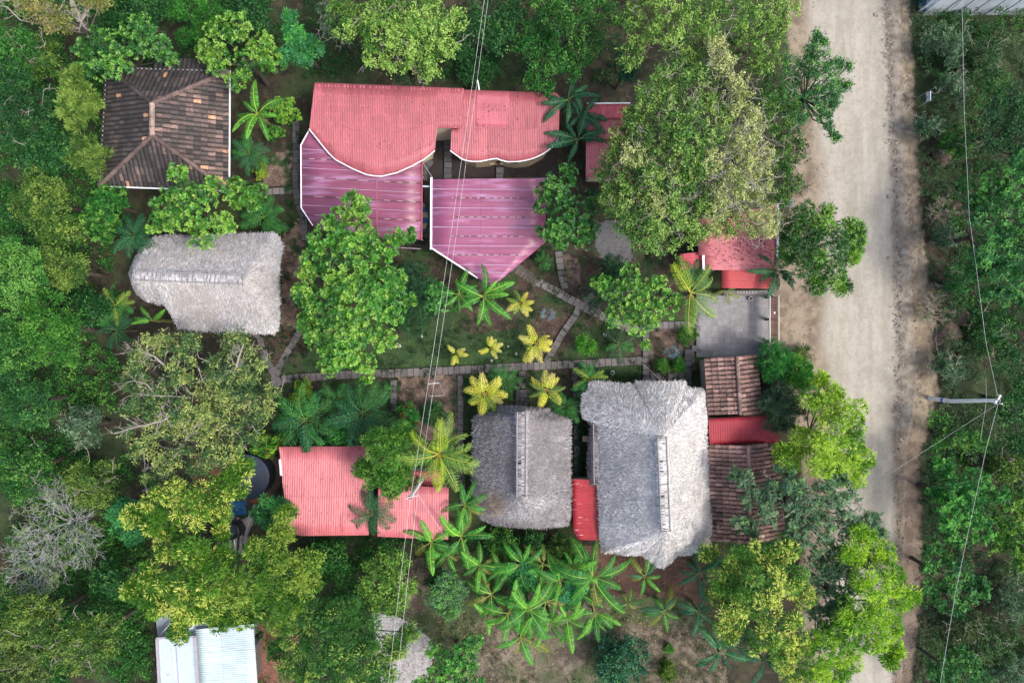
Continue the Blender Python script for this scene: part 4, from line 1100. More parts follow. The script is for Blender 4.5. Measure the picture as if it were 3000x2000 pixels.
tree("neem_tree", 'large yellow-tufted tree at the lower right, below the long clay roof', T,
     [(2160,1630,46,6.0),(2220,1620,44,6.2),(2290,1610,44,6.2),(2130,1700,50,6.0),(2210,1700,66,6.8),(2300,1680,58,6.6),(2350,1740,46,6.0),(2150,1780,56,6.2),(2250,1780,70,6.8),(2110,1740,36,5.4),(2130,1840,38,5.4),(2220,1860,50,6.0),(2310,1840,58,6.2),(2290,1920,44,5.6),(2330,1960,44,5.4),(2070,1620,22,5.0),(2330,1890,46,5.6)],
     'neem', ((.024,.080,.012),(.060,.155,.018),(.15,.28,.032),(.62,.58,.10)), .26, seed=18, twigs=16)
tree("neem_tree", 'lime green tree spilling over the road at the lower right', T,
     [(2520,1570,40,6.2),(2490,1610,44,6.2),(2580,1610,40,6.0),(2600,1680,50,6.2),(2540,1700,60,6.8),(2640,1740,44,5.8),(2580,1770,60,6.4),(2510,1790,60,6.6),(2600,1830,36,5.6),(2470,1850,62,6.4),(2540,1860,44,6.0),(2400,1900,60,6.0),(2480,1920,48,5.6),(2400,1980,44,5.4),(2600,1930,22,5.0),(2620,1900,20,5.0),(2450,1970,32,5.2)],
     'neem', LIM, .35, seed=19, twigs=14)
tree("neem_tree", 'luminous lime tree beside the road, right of the dark red sheet roof', T,
     [(2370,1170,34,5.6),(2420,1200,50,6.0),(2480,1200,44,5.8),(2420,1270,56,6.2),(2490,1280,50,5.8),(2350,1290,38,5.4),(2310,1340,44,5.4),(2390,1350,54,6.0),(2460,1350,48,5.8),(2520,1340,36,5.4),(2500,1390,34,5.2),(2290,1320,24,5.0),(2440,1150,26,5.4),(2400,1110,18,5.0),(2440,1400,34,5.4)],
     'neem', ((.050,.13,.010),(.12,.25,.016),(.23,.40,.025),(.46,.58,.05)), .42, seed=20, twigs=12)
tree("neem_tree", 'dark green roadside tree right of the spotted red roof', T,
     [(2350,640,44,5.6),(2410,640,46,5.8),(2350,700,56,6.0),(2420,710,62,6.4),(2480,680,40,5.6),(2480,740,36,5.4),(2360,770,50,5.6),(2430,790,50,5.6),(2460,840,28,5.0),(2310,740,36,5.2),(2310,680,30,5.2),(2390,830,34,5.2),(2505,700,22,5.0)],
     'neem', ((.016,.070,.010),(.032,.120,.013),(.070,.19,.018),(.26,.44,.03)), .22, seed=21, twigs=10, gloss=True)
tree("neem_tree", 'dense green tree between the two lower pink roofs, beside the coconut palm', T,
     [(1110,1290,40,5.6),(1160,1280,44,5.6),(1130,1340,54,6.0),(1190,1340,36,5.4),(1080,1390,36,5.4),(1140,1400,46,5.6),(1180,1400,34,5.2),(1060,1370,22,5.0),(1150,1435,24,5.0),(1190,1270,28,5.4)], 'neem', ((.022,.085,.010),(.050,.150,.016),(.11,.25,.028),(.22,.36,.045)), .2, seed=22, twigs=6)
tree("albizia_tree", 'blue-green tree with oval leaflets leaning over the long clay tile roof', T,
     [(2180,1400,30,5.4),(2200,1450,40,5.6),(2170,1530,28,5.0),(2240,1500,40,5.6),(2260,1430,40,5.8),(2320,1420,48,6.2),(2330,1490,50,6.2),(2390,1450,56,6.4),(2400,1530,56,6.2),(2470,1470,56,6.0),(2480,1540,46,5.6),(2200,1550,32,5.0),(2330,1560,44,5.6),(2440,1390,40,5.8),(2150,1385,20,5.2),(2545,1520,34,5.0),(2570,1560,24,4.8),(2420,1600,50,5.4),(2480,1630,42,5.2),(2300,1370,34,5.6)],
     'pinn', TEA, .08, seed=23, twigs=5, dens=1.3, pale_twigs=24)
tree("albizia_tree", 'blue-green tree showing between the yellow-tufted and lime trees at lower right', T,
     [(2400,1640,46,4.8),(2480,1660,44,4.8),(2540,1640,30,4.8),(2440,1830,50,4.6),(2450,1790,50,4.8),(2410,1700,46,4.6),(2450,1750,50,4.6),(2400,1800,44,4.4),(2430,1660,40,4.6),(2500,1720,36,4.4),(2390,1870,36,4.2)], 'pinn', TEA, .08, seed=24, pale_twigs=12, dens=1.2)
tree("tamarind_tree", 'bright feathery crown filling the top, left of where the road starts', T,
     [(1890,40,60,8.6),(1960,30,72,9.0),(2050,50,80,9.4),(2140,30,74,9.2),(2230,30,70,8.8),(2300,30,44,8.0),(1870,110,54,8.0),(1950,110,66,8.8),(2040,130,66,8.6),(2200,110,60,8.6),(2250,160,50,8.0),(1850,170,46,7.6),(2280,90,46,8.0),(2220,200,46,7.8),(1830,60,36,7.6)], 'fine', M2P, .40, seed=25, pale_twigs=14)
tree("mesquite_tree", 'huge grey-green tree with bare grey twigs, left of the dirt road', T,
     [(1960,250,66,8.6),(2050,260,70,9.0),(1900,300,60,8.2),(1990,340,78,9.2),(2080,360,80,9.4),(1870,380,56,7.8),(1930,420,78,8.8),(2020,450,84,9.4),(1830,460,52,7.4),(1860,520,66,8.0),(1950,530,84,9.0),(2050,550,84,9.0),(1800,540,44,7.0),(1850,610,66,7.8),(1940,630,80,8.4),(2040,650,76,8.2),(1890,690,58,7.4),(1945,712,46,7.4),(2030,690,38,7.4),(2140,650,50,7.8),(1790,600,40,6.8),(1770,500,34,6.6),(1840,670,44,7.0),(2000,200,56,8.4),(1850,345,34,7.4),(1820,400,36,7.2),(1800,455,34,7.0)],
     'fine', MES, .30, seed=26, pale_twigs=70, dens=1.25, size=1.2, twigs=12)
tree("mesquite_tree", 'pale yellow crown with bare twigs, sunlight painted into its leaves, inside the huge grey-green tree', T,
     [(2090,130,38,9.2),(2110,190,44,9.4),(2140,250,48,9.6),(2170,310,52,9.8),(2200,370,50,9.8),(2170,430,58,10.0),(2230,450,46,9.4),(2160,500,60,10.0),(2220,530,50,9.4),(2130,570,54,9.6),(2200,610,50,9.0),(2250,630,40,8.6),(2200,675,40,7.8),(2255,672,26,7.6),(2110,675,34,7.8),(2080,480,44,9.8),(2100,610,44,9.0),(1850,460,40,8.6),(1920,600,34,9.2)],
     'fine', MEY, .45, seed=27, pale_twigs=130, bark=PALE, dens=.9, twigs=12)
tree("mesquite_tree", 'dark green feathery tree between the pale yellow crown and the dirt road', T,
     [(2260,250,46,7.4),(2300,310,48,7.4),(2260,360,46,7.8),(2310,390,48,7.4),(2330,440,40,7.0),(2290,480,50,7.4),(2310,540,36,7.0),(2280,580,36,7.0),(2240,300,40,8.0),(2140,150,40,7.6)],
     'fine', ((.020,.065,.014),(.050,.130,.024),(.115,.23,.040),(.22,.34,.06)), .3, seed=28, pale_twigs=10)
tree("roadside_tree", 'dark blue-green spiky tree reaching over the road near the top', T,
     [(2360,200,44,5.6),(2400,180,40,5.8),(2400,240,50,6.0),(2440,200,30,5.6),(2385,290,46,5.8),(2430,270,40,5.6),(2385,130,18,5.2),(2392,105,12,5.2),(2410,125,12,5.0),(2460,190,12,5.4),(2485,195,8,5.4),(2455,250,18,5.4),(2478,252,10,5.4),(2420,320,26,5.4),(2440,300,20,5.4),(2405,345,22,5.2),(2425,370,14,5.0),(2440,395,11,5.0),(2450,405,7,5.0),(2320,240,36,5.4),(2350,330,30,5.2),(2370,160,26,5.4),(2315,190,36,5.8),(2310,290,40,5.8),(2330,350,30,5.4)],
     'fine', ((.028,.095,.028),(.060,.165,.048),(.13,.26,.080),(.24,.48,.06)), .12, seed=29, size=1.0, dens=1.1, twigs=6)
tree("tamarind_tree", 'bright feathery tree above the large pink roof, cut by the top edge', T,
     [(1060,50,62,7.0),(1020,100,44,6.6),(1130,40,66,7.4),(1110,110,66,7.6),(1200,60,70,7.6),(1190,130,66,7.6),(1270,50,64,7.2),(1270,110,60,7.2),(1100,170,44,6.8),(1170,190,46,6.8),(1250,180,46,6.8),(1260,215,26,6.4),(1310,140,38,6.6),(1330,60,44,6.6),(990,40,38,6.2),(1000,-10,50,6.4),(1130,-30,70,7.2),(1250,-20,70,7.2)],
     'fine', M2P, .50, seed=30, pale_twigs=16, size=1.15, dens=1.05)
tree("tamarind_tree", 'thin grey-leaved tree left of the bright feathery top tree', T,
     [(985,50,40,4.8),(975,90,30,4.6),(1010,90,30,4.8),(960,30,30,4.6)], 'fine', GRY, .1, seed=31, pale_twigs=20)
tree("shade_tree", 'dull mid-green tree at the top centre, above the double-bay pink roof', T,
     [(1600,30,66,5.6),(1680,20,70,5.8),(1750,40,60,5.4),(1640,90,60,5.6),(1720,100,56,5.4),(1570,90,44,5.0),(1700,160,44,5.0)], 'fine', FRB, .12, seed=32, size=1.15)
tree("shade_tree", 'ragged green tree just above the banana plants beside the double-bay pink roof', T,
     [(1560,150,40,4.4),(1610,140,46,4.6),(1590,200,44,4.4),(1640,180,44,4.4),(1560,240,26,4.0),(1600,255,24,4.0),(1520,130,30,4.2),(1680,210,36,4.2)], 'fine', ((.018,.080,.014),(.040,.150,.024),(.080,.235,.040),(.13,.30,.05)), .1, seed=33, size=1.2)
tree("shade_tree", 'dark tree in the top row between the two bright feathery crowns', T,
     [(1430,50,62,4.6),(1380,90,50,4.4),(1450,130,44,4.2),(1500,60,50,4.4),(1350,150,34,4.0)], 'mass', FOR, .06, seed=34)
tree("round_shrub", 'tight rounded blue-green bush at the left side of the huge grey-green tree', 'bush',
     [(1838,190,40,4.2),(1825,160,26,4.0),(1835,225,28,4.0)], 'lump', ((.016,.070,.035),(.030,.11,.055),(.055,.16,.08),(.07,.2,.09)), .05, seed=35)
EXB = [([(553,1168,6.8),(520,1195,7.0),(482,1230,7.0),(429,1244,6.8),(380,1255,6.5),(335,1270,6.2)], .10, .030),
       ([(643,1123,6.6),(655,1098,6.9),(692,1079,7.2),(700,1045,7.2),(714,1007,7.0)], .13, .035),
       ([(482,1070,6.6),(451,1043,6.8),(425,1033,6.8),(402,1025,6.6),(370,1020,6.3)], .07, .025),
       ([(545,1288,6.2),(570,1250,6.5),(594,1230,6.7)], .09, .04), ([(560,1165,6.9),(500,1160,7.0),(440,1158,6.9),(385,1150,6.5)], .07, .025),
       ([(455,1155,6.9),(430,1125,6.9),(395,1115,6.7),(355,1122,6.3)], .05, .02), ([(540,1300,6.2),(505,1345,6.2),(490,1400,5.8)], .06, .025)]
tree("acacia_tree", 'olive and yellow tree with exposed pale branches, below the sideways thatched hut', T,
     [(440,1020,44,6.2),(400,1115,42,5.8),(440,1180,50,5.8),(480,1245,54,5.8),(430,1310,46,5.6),(375,1265,26,5.6),(545,1240,50,6.0),(410,1070,44,6.2),(490,1000,34,6.0),(560,1010,50,6.4),(540,1080,56,6.6),(690,1010,54,6.4),(740,1070,52,6.4),(660,1080,60,6.6),(620,1150,66,6.6),(710,1150,58,6.4),(770,1190,40,5.8),(560,1200,60,6.8),(480,1150,44,6.4),(650,1230,66,6.4),(740,1250,56,6.0),(580,1300,64,6.2),(670,1320,56,5.8),(500,1350,46,5.8),(600,1370,44,5.6),(470,1410,40,5.4),(440,1400,26,5.2),(800,1150,30,5.4),(380,1200,24,5.8),(520,1410,34,5.4)],
     'fine', OLV, .40, seed=36, pale_twigs=26, extra=EXB, size=1.2, dens=1.25, lump=1.0)
tree("papaya_tree", 'blue-green papaya with star leaves touching the left edge of the broad pink roof', T,
     [(790,1480,40,3.8),(825,1490,36,3.8),(790,1520,34,3.6),(765,1500,26,3.5)], 'star', ((.02,.10,.032),(.045,.17,.050),(.09,.26,.075),(.10,.38,.06)), .25, seed=37, twigs=6)
tree("papaya_tree", 'blue-green papaya with star leaves left of the big yellow-tipped tree', T,
     [(370,1480,34,3.4),(355,1540,34,3.3),(390,1565,30,3.3),(345,1500,24,3.2),(400,1490,24,3.3)], 'star', ((.022,.11,.034),(.045,.19,.055),(.09,.28,.08),(.09,.36,.06)), .2, seed=38, twigs=6)
tree("papaya_tree", 'papaya draped in bright vines above and left of the large pink roof', T,
     [(850,50,22,4.8),(860,90,30,4.6),(890,120,34,4.4),(850,170,32,4.2),(900,170,30,4.0),(925,140,24,4.0),(870,130,30,4.3)], 'star', ((.025,.12,.035),(.045,.20,.055),(.085,.28,.09),(.12,.40,.05)), .3, seed=39, twigs=5)
tree("willow_like_tree", 'wispy yellow-green tree hugging the upper left side of the blackened tile roof', T,
     [(225,230,34,4.6),(210,270,34,4.6),(250,280,38,4.8),(215,320,38,4.6),(260,330,34,4.6),(225,360,28,4.2),(275,300,24,4.6)], 'feather', ((.050,.11,.018),(.13,.21,.030),(.25,.34,.06),(.38,.46,.09)), .4, seed=40)
tree("willow_like_tree", 'wispy green tree at the lower left side of the blackened tile roof', T,
     [(245,430,34,4.2),(235,465,28,4.0),(270,470,34,4.2),(300,450,22,4.2),(290,500,24,3.8),(255,415,24,4.2)], 'feather', ((.040,.10,.018),(.095,.17,.030),(.18,.28,.05),(.30,.40,.07)), .3, seed=41)
tree("blossom_tree", 'yellow-leaved tree with thick grey limbs in the top left corner', T,
     [(130,20,46,7.4),(180,50,36,7.2),(90,30,36,7.0),(150,70,26,6.8),(300,10,24,7.0),(260,0,26,7.0),(190,80,16,6.6),(60,-10,40,7.0)], 'lump', ((.12,.13,.03),(.26,.25,.06),(.42,.37,.11),(.52,.36,.12)), .3, seed=42, size=1.3, dens=.75, bark=(.16,.14,.12),
     extra=[([(235,60,5.6),(215,20,6.4),(205,-20,6.8)], .22, .12), ([(235,60,5.6),(255,35,6.2),(240,-10,6.8)], .15, .08), ([(60,60,6.8),(20,20,7.0),(-20,15,7.0)], .05, .02)], pale_twigs=30)
tree("vine_covered_tree", 'small-leaved vine mound bright green at the top edge, between the two leafy trees', T,
     [(560,20,60,3.4),(620,40,50,3.4),(510,30,40,3.2),(590,90,44,3.0),(540,110,30,2.6),(660,20,40,3.2),(570,-30,60,3.4)], 'lump', ((.022,.12,.014),(.045,.19,.022),(.08,.27,.035),(.11,.33,.04)), .2, seed=43, dens=1.2, twigs=4)

# ---- forest on the left
FT = [
 ('tall dark tree at the left edge, level with the blackened tile roof', rnd(60,330,110,5.2,6,1), 'fine', FOR, .10),
 ('dark bushy tree left of the two wispy yellow-green trees', rnd(150,450,90,4.2,6,2), 'mass', FOR, .10),
 ('olive brown-leaved tree at the left, below the wispy green tree', rnd(130,590,90,4.6,6,3), 'lump', FO2, .30),
 ('shadowy green tree at the far upper left edge', rnd(30,170,90,5.0,5,4), 'fine', FRB, .08),
 ('half-bare tree with thin grey twigs, left of the tree above the tile roof', rnd(130,170,70,4.2,5,5), 'fine', FO2, .2),
 ('bright green tree at the left edge, level with the sideways thatched hut', rnd(50,800,105,6.2,7,6), 'lump', FRB, .35),
 ('green tree with yellowish tufts left of the sideways thatched hut', rnd(190,790,72,5.0,6,7), 'lump', FO2, .35),
 ('bright leafy tree by the left edge, left of the olive and yellow tree', rnd(150,960,105,6.2,7,8), 'lump', ((.020,.085,.012),(.045,.165,.020),(.095,.27,.030),(.16,.35,.04)), .35),
 ('bright leafy tree at the left edge, level with the garden path', rnd(40,1020,90,5.8,6,9), 'lump', FRB, .35),
 ('dull green tree at the left edge, level with the olive and yellow tree', rnd(80,1180,95,5.0,6,10), 'lump', FOR, .25),
 ('greyish bush tree just left of the olive and yellow tree', rnd(250,1250,62,3.2,5,11), 'fine', GRY, .2),
 ('green tree above the bare white-branched tree at the left edge', rnd(70,1370,90,4.2,6,12), 'fine', FRB, .2),
 ('green bushy tree between the bare white-branched tree and the papaya', rnd(270,1420,76,3.6,6,13), 'fine', FO2, .3),
 ('olive tree below the bare white-branched tree', rnd(110,1820,100,5.4,7,14), 'fine', FO2, .35),
 ('yellowish green tree in the bottom left corner', rnd(60,1950,100,5.2,6,15), 'fine', ((.030,.065,.014),(.075,.125,.026),(.15,.21,.045),(.24,.28,.06)), .3),
 ('mid-green tree at the bottom, left of the pale metal roofs', rnd(270,1880,100,5.2,7,16), 'fine', FO2, .25),
 ('green feathery tree left of the small grey panel near the metal roofs', rnd(330,1700,60,3.4,6,17), 'mass', FOR, .15),
 ('tall green tree in the left forest, left of the fan palms by the sideways hut', rnd(270,900,46,3.6,5,18), 'mass', FOR, .15),
 ('bright green shrub tree left of the dark fan palm above the sideways hut', rnd(300,650,56,3.0,6,19), 'broad', DGR, .15),
 ('glossy leafy tree below the lower left corner of the blackened tile roof', rnd(320,590,58,3.6,6,20), 'broad', ((.016,.085,.014),(.032,.15,.022),(.07,.25,.034),(.15,.34,.04)), .2),
 ('dark bushy tree between the top vines and the papaya', rnd(730,30,80,3.4,6,21), 'mass', FOR, .05),
 ('dim dark tree in the top left, right of the yellow-leaved tree', rnd(400,30,80,3.6,6,22), 'mass', FOR, .08),
 ('green tree in the left forest between the two left-edge bright trees', rnd(180,680,60,4.0,5,23), 'mass', FO2, .2),
 ('low green tree under the right side of the big yellow-tipped tree', rnd(960,1640,60,2.6,5,24), 'mass', FRB, .1),
]
for k, (lab, lb, sty, pal, yg) in enumerate(FT):
    tree("forest_tree", lab, T, lb, sty, pal, yg, seed=100+k, twigs=6, size=1.15 if sty != 'broad' else .9, group='forest trees along the left and top', pale_twigs=8 if sty == 'fine' else 0)
# ---- right of the road
RT_ = [
 ('big green tree at the right edge, right of the roadside wire, upper third', [(2900,560,60,5.0),(2960,520,70,5.4),(2880,650,70,5.4),(2960,640,80,6.0),(2900,740,80,5.8),(2980,760,80,6.0),(2920,830,70,5.4),(2850,600,36,4.6),(2860,800,50,4.8),(2990,860,60,5.4),(2820,540,30,3.6)], 'pinn', RDG, .35),
 ('grey-green tree at the right edge, above the big green tree', [(2960,300,60,4.2),(2990,380,66,4.6),(2920,400,56,4.2),(2980,460,50,4.4),(2900,330,36,3.8)], 'mass', ((.018,.060,.022),(.038,.10,.036),(.075,.16,.055),(.10,.22,.06)), .15),
 ('bright green tree under the wire, below the concrete pole', [(2790,1430,56,4.8),(2850,1400,44,4.6),(2760,1370,40,4.2),(2830,1480,60,5.0),(2760,1500,52,4.8),(2900,1440,46,4.4),(2860,1540,50,4.6),(2800,1560,46,4.4),(2730,1440,34,4.0)], 'pinn', ((.016,.085,.018),(.034,.155,.026),(.075,.26,.036),(.15,.38,.05)), .35),
 ('yellow-green tree at the right edge, lower third', [(2950,1530,56,4.6),(2990,1480,46,4.4),(2980,1590,56,4.6),(2920,1580,44,4.2),(2990,1640,36,4.2)], 'pinn', ((.030,.10,.014),(.065,.18,.020),(.13,.27,.032),(.24,.36,.04)), .4),
 ('blue-green tree beside the brown verge near the bottom right', [(2740,1640,50,4.0),(2800,1680,56,4.2),(2720,1720,36,3.6),(2780,1760,54,4.0),(2850,1720,46,4.0),(2730,1600,30,3.6)], 'pinn', RDG, .25),
 ('dark green tree at the bottom, under the roadside wire', [(2740,1960,56,3.6),(2800,1920,50,3.6),(2770,2010,56,3.8),(2850,1980,44,3.4)], 'pinn', RDG, .15),
 ('low green tree just right of the concrete power pole', [(2960,1200,60,3.0),(2990,1130,50,3.0),(2940,1060,46,2.8),(2980,1290,50,2.8)], 'mass', FOR, .15),
 ('light green bush tree below and left of the concrete power pole', [(2760,1240,44,2.4),(2810,1280,46,2.6),(2740,1300,30,2.2),(2860,1300,36,2.4)], 'fine', FRB, .2),
]
for k, (lab, lb, sty, pal, yg) in enumerate(RT_):
    tree("roadside_tree", lab, T, lb, sty, pal, yg, seed=140+k, twigs=6, size=1.0)
for k, (lab, px, py, r, pal, sty) in enumerate([
  ('grey-green dusty bush between the sign panel and the white building', 2770,140,66,GRY,'fine'), ('tall dusty bush right of the wire, below the white building', 2870,180,66,((.020,.06,.018),(.045,.10,.030),(.09,.16,.05),(.12,.2,.06)),'fine'),
  ('pale dusty bush covering the verge right of the small sign panel', 2790,250,50,GRY,'fine'), ('dusty bush below the small sign panel', 2720,370,40,GRY,'fine'),
  ('green bush left of the wire, level with the brown mound', 2790,420,50,FRB,'fine'), ('grey-leaved bush at the dead branches by the right verge', 2760,690,36,GRY,'fine'),
  ('green bush right of the lower dead branches', 2800,820,44,RDG,'lump'), ('small grey-green bush above the concrete power pole', 2780,1080,48,GRY,'fine'),
  ('dark bush at the right edge, level with the concrete pole top', 2890,960,60,FOR,'mass'), ('light bush near the bottom right corner', 2900,1880,66,((.03,.07,.02),(.07,.125,.04),(.13,.2,.07),(.2,.26,.08)),'fine'),
  ('dull bush at the right edge near the bottom', 2960,1760,70,GRY,'fine'), ('pale olive bush right of the bottom wire', 2830,1830,56,((.03,.06,.02),(.075,.115,.04),(.15,.19,.075),(.2,.22,.08)),'fine'),
  ('grey bush in the bottom right corner', 2980,1960,70,GRY,'fine'),
  ('scrubby bush right of the concrete pole, cut by the right edge', 2940,1370,50,FO2,'mass')]):
    tree("bush", lab, 'bush', rnd(px, py, r, 1.5, 5, 60+k, dz=.5), sty, pal, .15, seed=160+k, twigs=4, flat=.6, size=.9, group='bushes right of the road', pale_twigs=6)
# ---- garden and yard shrubs
for k, (nm, lab, lb, sty, pal, yg, sz) in enumerate([
  ('round_shrub', 'small lime round clipped shrub alone in the garden bed', [(1716,1009,32,1.2),(1700,1000,18,1.1),(1730,1022,18,1.1)], 'lump', ((.035,.15,.012),(.07,.26,.018),(.14,.38,.03),(.24,.46,.04)), .3, .9),
  ('shrub', 'dark needle-leaved bush between the big round leafy tree and the pink tip banana plants', rnd(1200,840,72,2.0,7,91), 'feather', ((.018,.055,.024),(.035,.09,.038),(.06,.14,.055),(.08,.16,.06)), .1, .75),
  ('shrub', 'dark needle-leaved bush on the right flank of the big round leafy tree, lower', rnd(1215,930,54,1.6,6,92), 'feather', ((.022,.065,.024),(.045,.105,.038),(.08,.16,.06),(.1,.2,.06)), .1, .75),
  ('shrub', 'light green bush under the wires left of the two garden banana plants', rnd(1285,870,52,1.8,6,93), 'pinn', ((.030,.12,.022),(.065,.21,.036),(.13,.33,.07),(.2,.42,.09)), .3, .7),
  ('bamboo_shrub', 'bright grassy-leaved shrub at the upper right corner of the small clay roof', rnd(2265,1058,56,3.0,7,94), 'feather', ((.020,.11,.022),(.04,.19,.035),(.08,.29,.05),(.12,.35,.06)), .2, .8),
  ('shrub', 'green leafy shrub between the grassy shrub and the luminous lime tree', rnd(2330,1100,50,3.0,5,95), 'neem', ((.022,.12,.014),(.045,.2,.022),(.09,.3,.03),(.18,.4,.04)), .2, .8),
  ('shrub', 'wispy grey-green shrub over the dark red sheet roof edge', rnd(2285,1190,66,3.4,7,96), 'feather', ((.030,.065,.035),(.065,.115,.060),(.12,.18,.09),(.2,.3,.08)), .15, .8),
  ('shrub', 'dark leafy shrub below the middle grey thatch', rnd(1475,1590,48,1.4,6,97), 'lump', DGR, .2, 1.1),
  ('shrub', 'dark leafy shrub below the middle grey thatch, right of the other', rnd(1560,1585,40,1.4,5,98), 'lump', FOR, .3, 1.1),
  ('shrub', 'greyish shrub beside the glossy red roof lower left corner', rnd(1650,1605,46,1.6,6,99), 'fine', FO2, .2, .9),
  ('shrub', 'yellow-green croton bush left of the palm cluster, under the path', rnd(885,1148,38,1.4,5,100), 'broad', ((.05,.14,.012),(.11,.24,.018),(.25,.36,.03),(.42,.42,.04)), .5, .6),
  ('shrub', 'feathery plant with red bracts above the wired post', rnd(1195,1225,40,1.6,6,101), 'broad', ((.02,.13,.02),(.035,.24,.03),(.1,.36,.04),(.25,.03,.02)), .12, .8),
  ('shrub', 'dark low hedge bush left of the middle path, above the coconut palm', rnd(1265,1210,40,.9,6,102), 'lump', FOR, .1, .8),
  ('shrub', 'green bush in front of the palm cluster, above the broad pink roof', rnd(990,1280,42,2.2,5,103), 'lump', ((.018,.10,.02),(.035,.18,.035),(.08,.28,.05),(.14,.4,.05)), .2, 1.0),
  ('shrub', 'yellow flowering bush beside the upper left corner of the broad pink roof', rnd(785,1300,44,2.4,6,104), 'pinn', ((.025,.10,.012),(.06,.2,.02),(.12,.3,.03),(.45,.5,.03)), .25, .8),
  ('shrub', 'low shrub in the little bed beside the slab yard', rnd(2008,983,30,.6,5,105), 'lump', ((.02,.09,.012),(.04,.15,.02),(.09,.22,.03),(.16,.3,.04)), .3, .7),
  ('shrub', 'small tuft shrub, left of a pair beside the slab steps', rnd(1941,1070,20,.6,4,106), 'feather', ((.02,.1,.012),(.045,.17,.02),(.1,.26,.03),(.16,.3,.04)), .3, .5),
  ('shrub', 'small tuft shrub, right of a pair beside the slab steps', rnd(1986,1066,20,.6,4,107), 'feather', ((.02,.1,.012),(.045,.17,.02),(.1,.26,.03),(.16,.3,.04)), .3, .5),
  ('shrub', 'blue-green bush at the bottom edge, left of the lower banana plants', rnd(1820,1930,76,1.8,8,108), 'mass', ((.018,.07,.035),(.035,.12,.055),(.07,.19,.08),(.1,.28,.08)), .12, 1.0),
  ('shrub', 'small bright weed on the bare soil right of the blue-green bush', rnd(1960,1898,14,.3,3,109), 'lump', BRT, .1, .7),
  ('shrub', 'yellowish low weed patch at the bottom edge, left of the last banana plants', rnd(1950,1965,34,.5,5,110), 'fine', ((.04,.09,.012),(.09,.16,.02),(.16,.24,.03),(.25,.3,.04)), .2, .8),
  ('shrub', 'teal leafy plant among the banana grove', rnd(1535,1690,44,2.8,6,111), 'star', ((.02,.11,.035),(.045,.19,.055),(.09,.28,.08),(.12,.36,.06)), .2, .7),
  ('shrub', 'teal leafy plant in the right part of the banana grove', rnd(1660,1740,40,2.6,6,112), 'star', ((.02,.12,.045),(.04,.2,.07),(.08,.28,.1),(.09,.36,.07)), .2, .7),
  ('shrub', 'leafy shrub at the mouth of the yellow soil bank by the road', rnd(2345,1040,30,1.0,5,113), 'fine', ((.05,.09,.02),(.1,.15,.035),(.17,.22,.05),(.25,.3,.06)), .2, .8),
  ('shrub', 'dim leafy shrub at the left flank of the big round leafy tree', rnd(905,890,40,2.0,5,114), 'broad', DGR, .2, .8),
  ('shrub', 'small croton with yellow leaves right of the blackened tile roof', rnd(765,500,26,.9,4,115), 'broad', ((.06,.16,.015),(.13,.26,.02),(.28,.38,.04),(.4,.42,.05)), .4, .6),
  ('shrub', 'rounded yellow-green shrub behind the banana plant by the tile roof', rnd(835,325,42,2.2,5,116), 'broad', ((.04,.15,.015),(.08,.25,.02),(.18,.38,.03),(.3,.45,.05)), .4, .6),
  ('shrub', 'dark shrub below the rounded yellow-green shrub by the side path', rnd(805,390,30,1.4,5,117), 'broad', DGR, .25, .6),
  ('shrub', 'dark shrub under the grey-green tree beside the round paved patio', rnd(1790,790,40,2.4,6,118), 'fine', ((.014,.05,.02),(.028,.085,.032),(.05,.13,.045),(.08,.2,.05)), .1, .9),
  ('shrub', 'dark bushy strip at the top right of the large pink roof', rnd(1400,200,60,1.4,6,119), 'mass', FOR, .06, .9),
  ]):
    tree(nm, lab, 'bush', lb, sty, pal, yg, seed=200+k, twigs=3, size=sz, dens=1.0, flat=.75, limb=.03)

# ---- undergrowth that nobody could count
def scatter(name, label, region_fn, box, dens, hmax, pal, style, seed, size=1.0, young=.1):
    rng = rs(seed); x0, y0, x1, y1 = box
    n = int((x1-x0)*(y1-y0)*PXM*PXM*dens)
    px = x0+(x1-x0)*rng.random(n); py = y0+(y1-y0)*rng.random(n)
    k = region_fn(px, py); px, py = px[k], py[k]; n = len(px)
    x = (px-1500)*PXM; y = (1000-py)*PXM
    bump = sstep(.30,.75, fbm(x, y, 2.4, seed)); z = hmax*bump*(.35+.65*np.sqrt(rng.random(n))) + .02
    pos = np.stack([x, y, z], 1); nr = unit(np.stack([rng.normal(size=n)*.5, rng.normal(size=n)*.5, np.ones(n)], 1))
    mb = MB(); clump_leaves(mb, pos, nr, style, pal, rng, np.clip(young*2.5*sstep(.45,.7, fbm(x, y, 3.5, seed+9)), 0, 1), size)
    o = mb.build(name, M['leaf']); tag(o, label, 'undergrowth', kind='stuff')
nz = lambda px, py, s, o: fbm(px*PXM, py*PXM, s, o)
scatter("undergrowth", 'dense dark weeds and saplings on the forest floor at the left', lambda x, y: (x < 350+110*sstep(1250,1450,y)+60*(nz(x,y,3,2)-.5)) & (nz(x,y,2.2,31) > .40), (-150,-100,500,2100), 16, 1.2, FRB, 'mass', 301)
scatter("undergrowth", 'dark creeping plants along the top of the compound', lambda x, y: (y < 245+60*(nz(x,y,2,3)-.5)) & (nz(x,y,2.2,32) > .38), (350,-100,1850,290), 10, .8, FOR, 'lump', 302)
scatter("undergrowth", 'weeds and brush between the lower trees at the left', lambda x, y: (nz(x,y,1.8,33) > .47) & (x < 1180) & ~inpoly(x, y, GRAVEL), (380,1580,1180,2100), 9, .7, FRB, 'mass', 303)
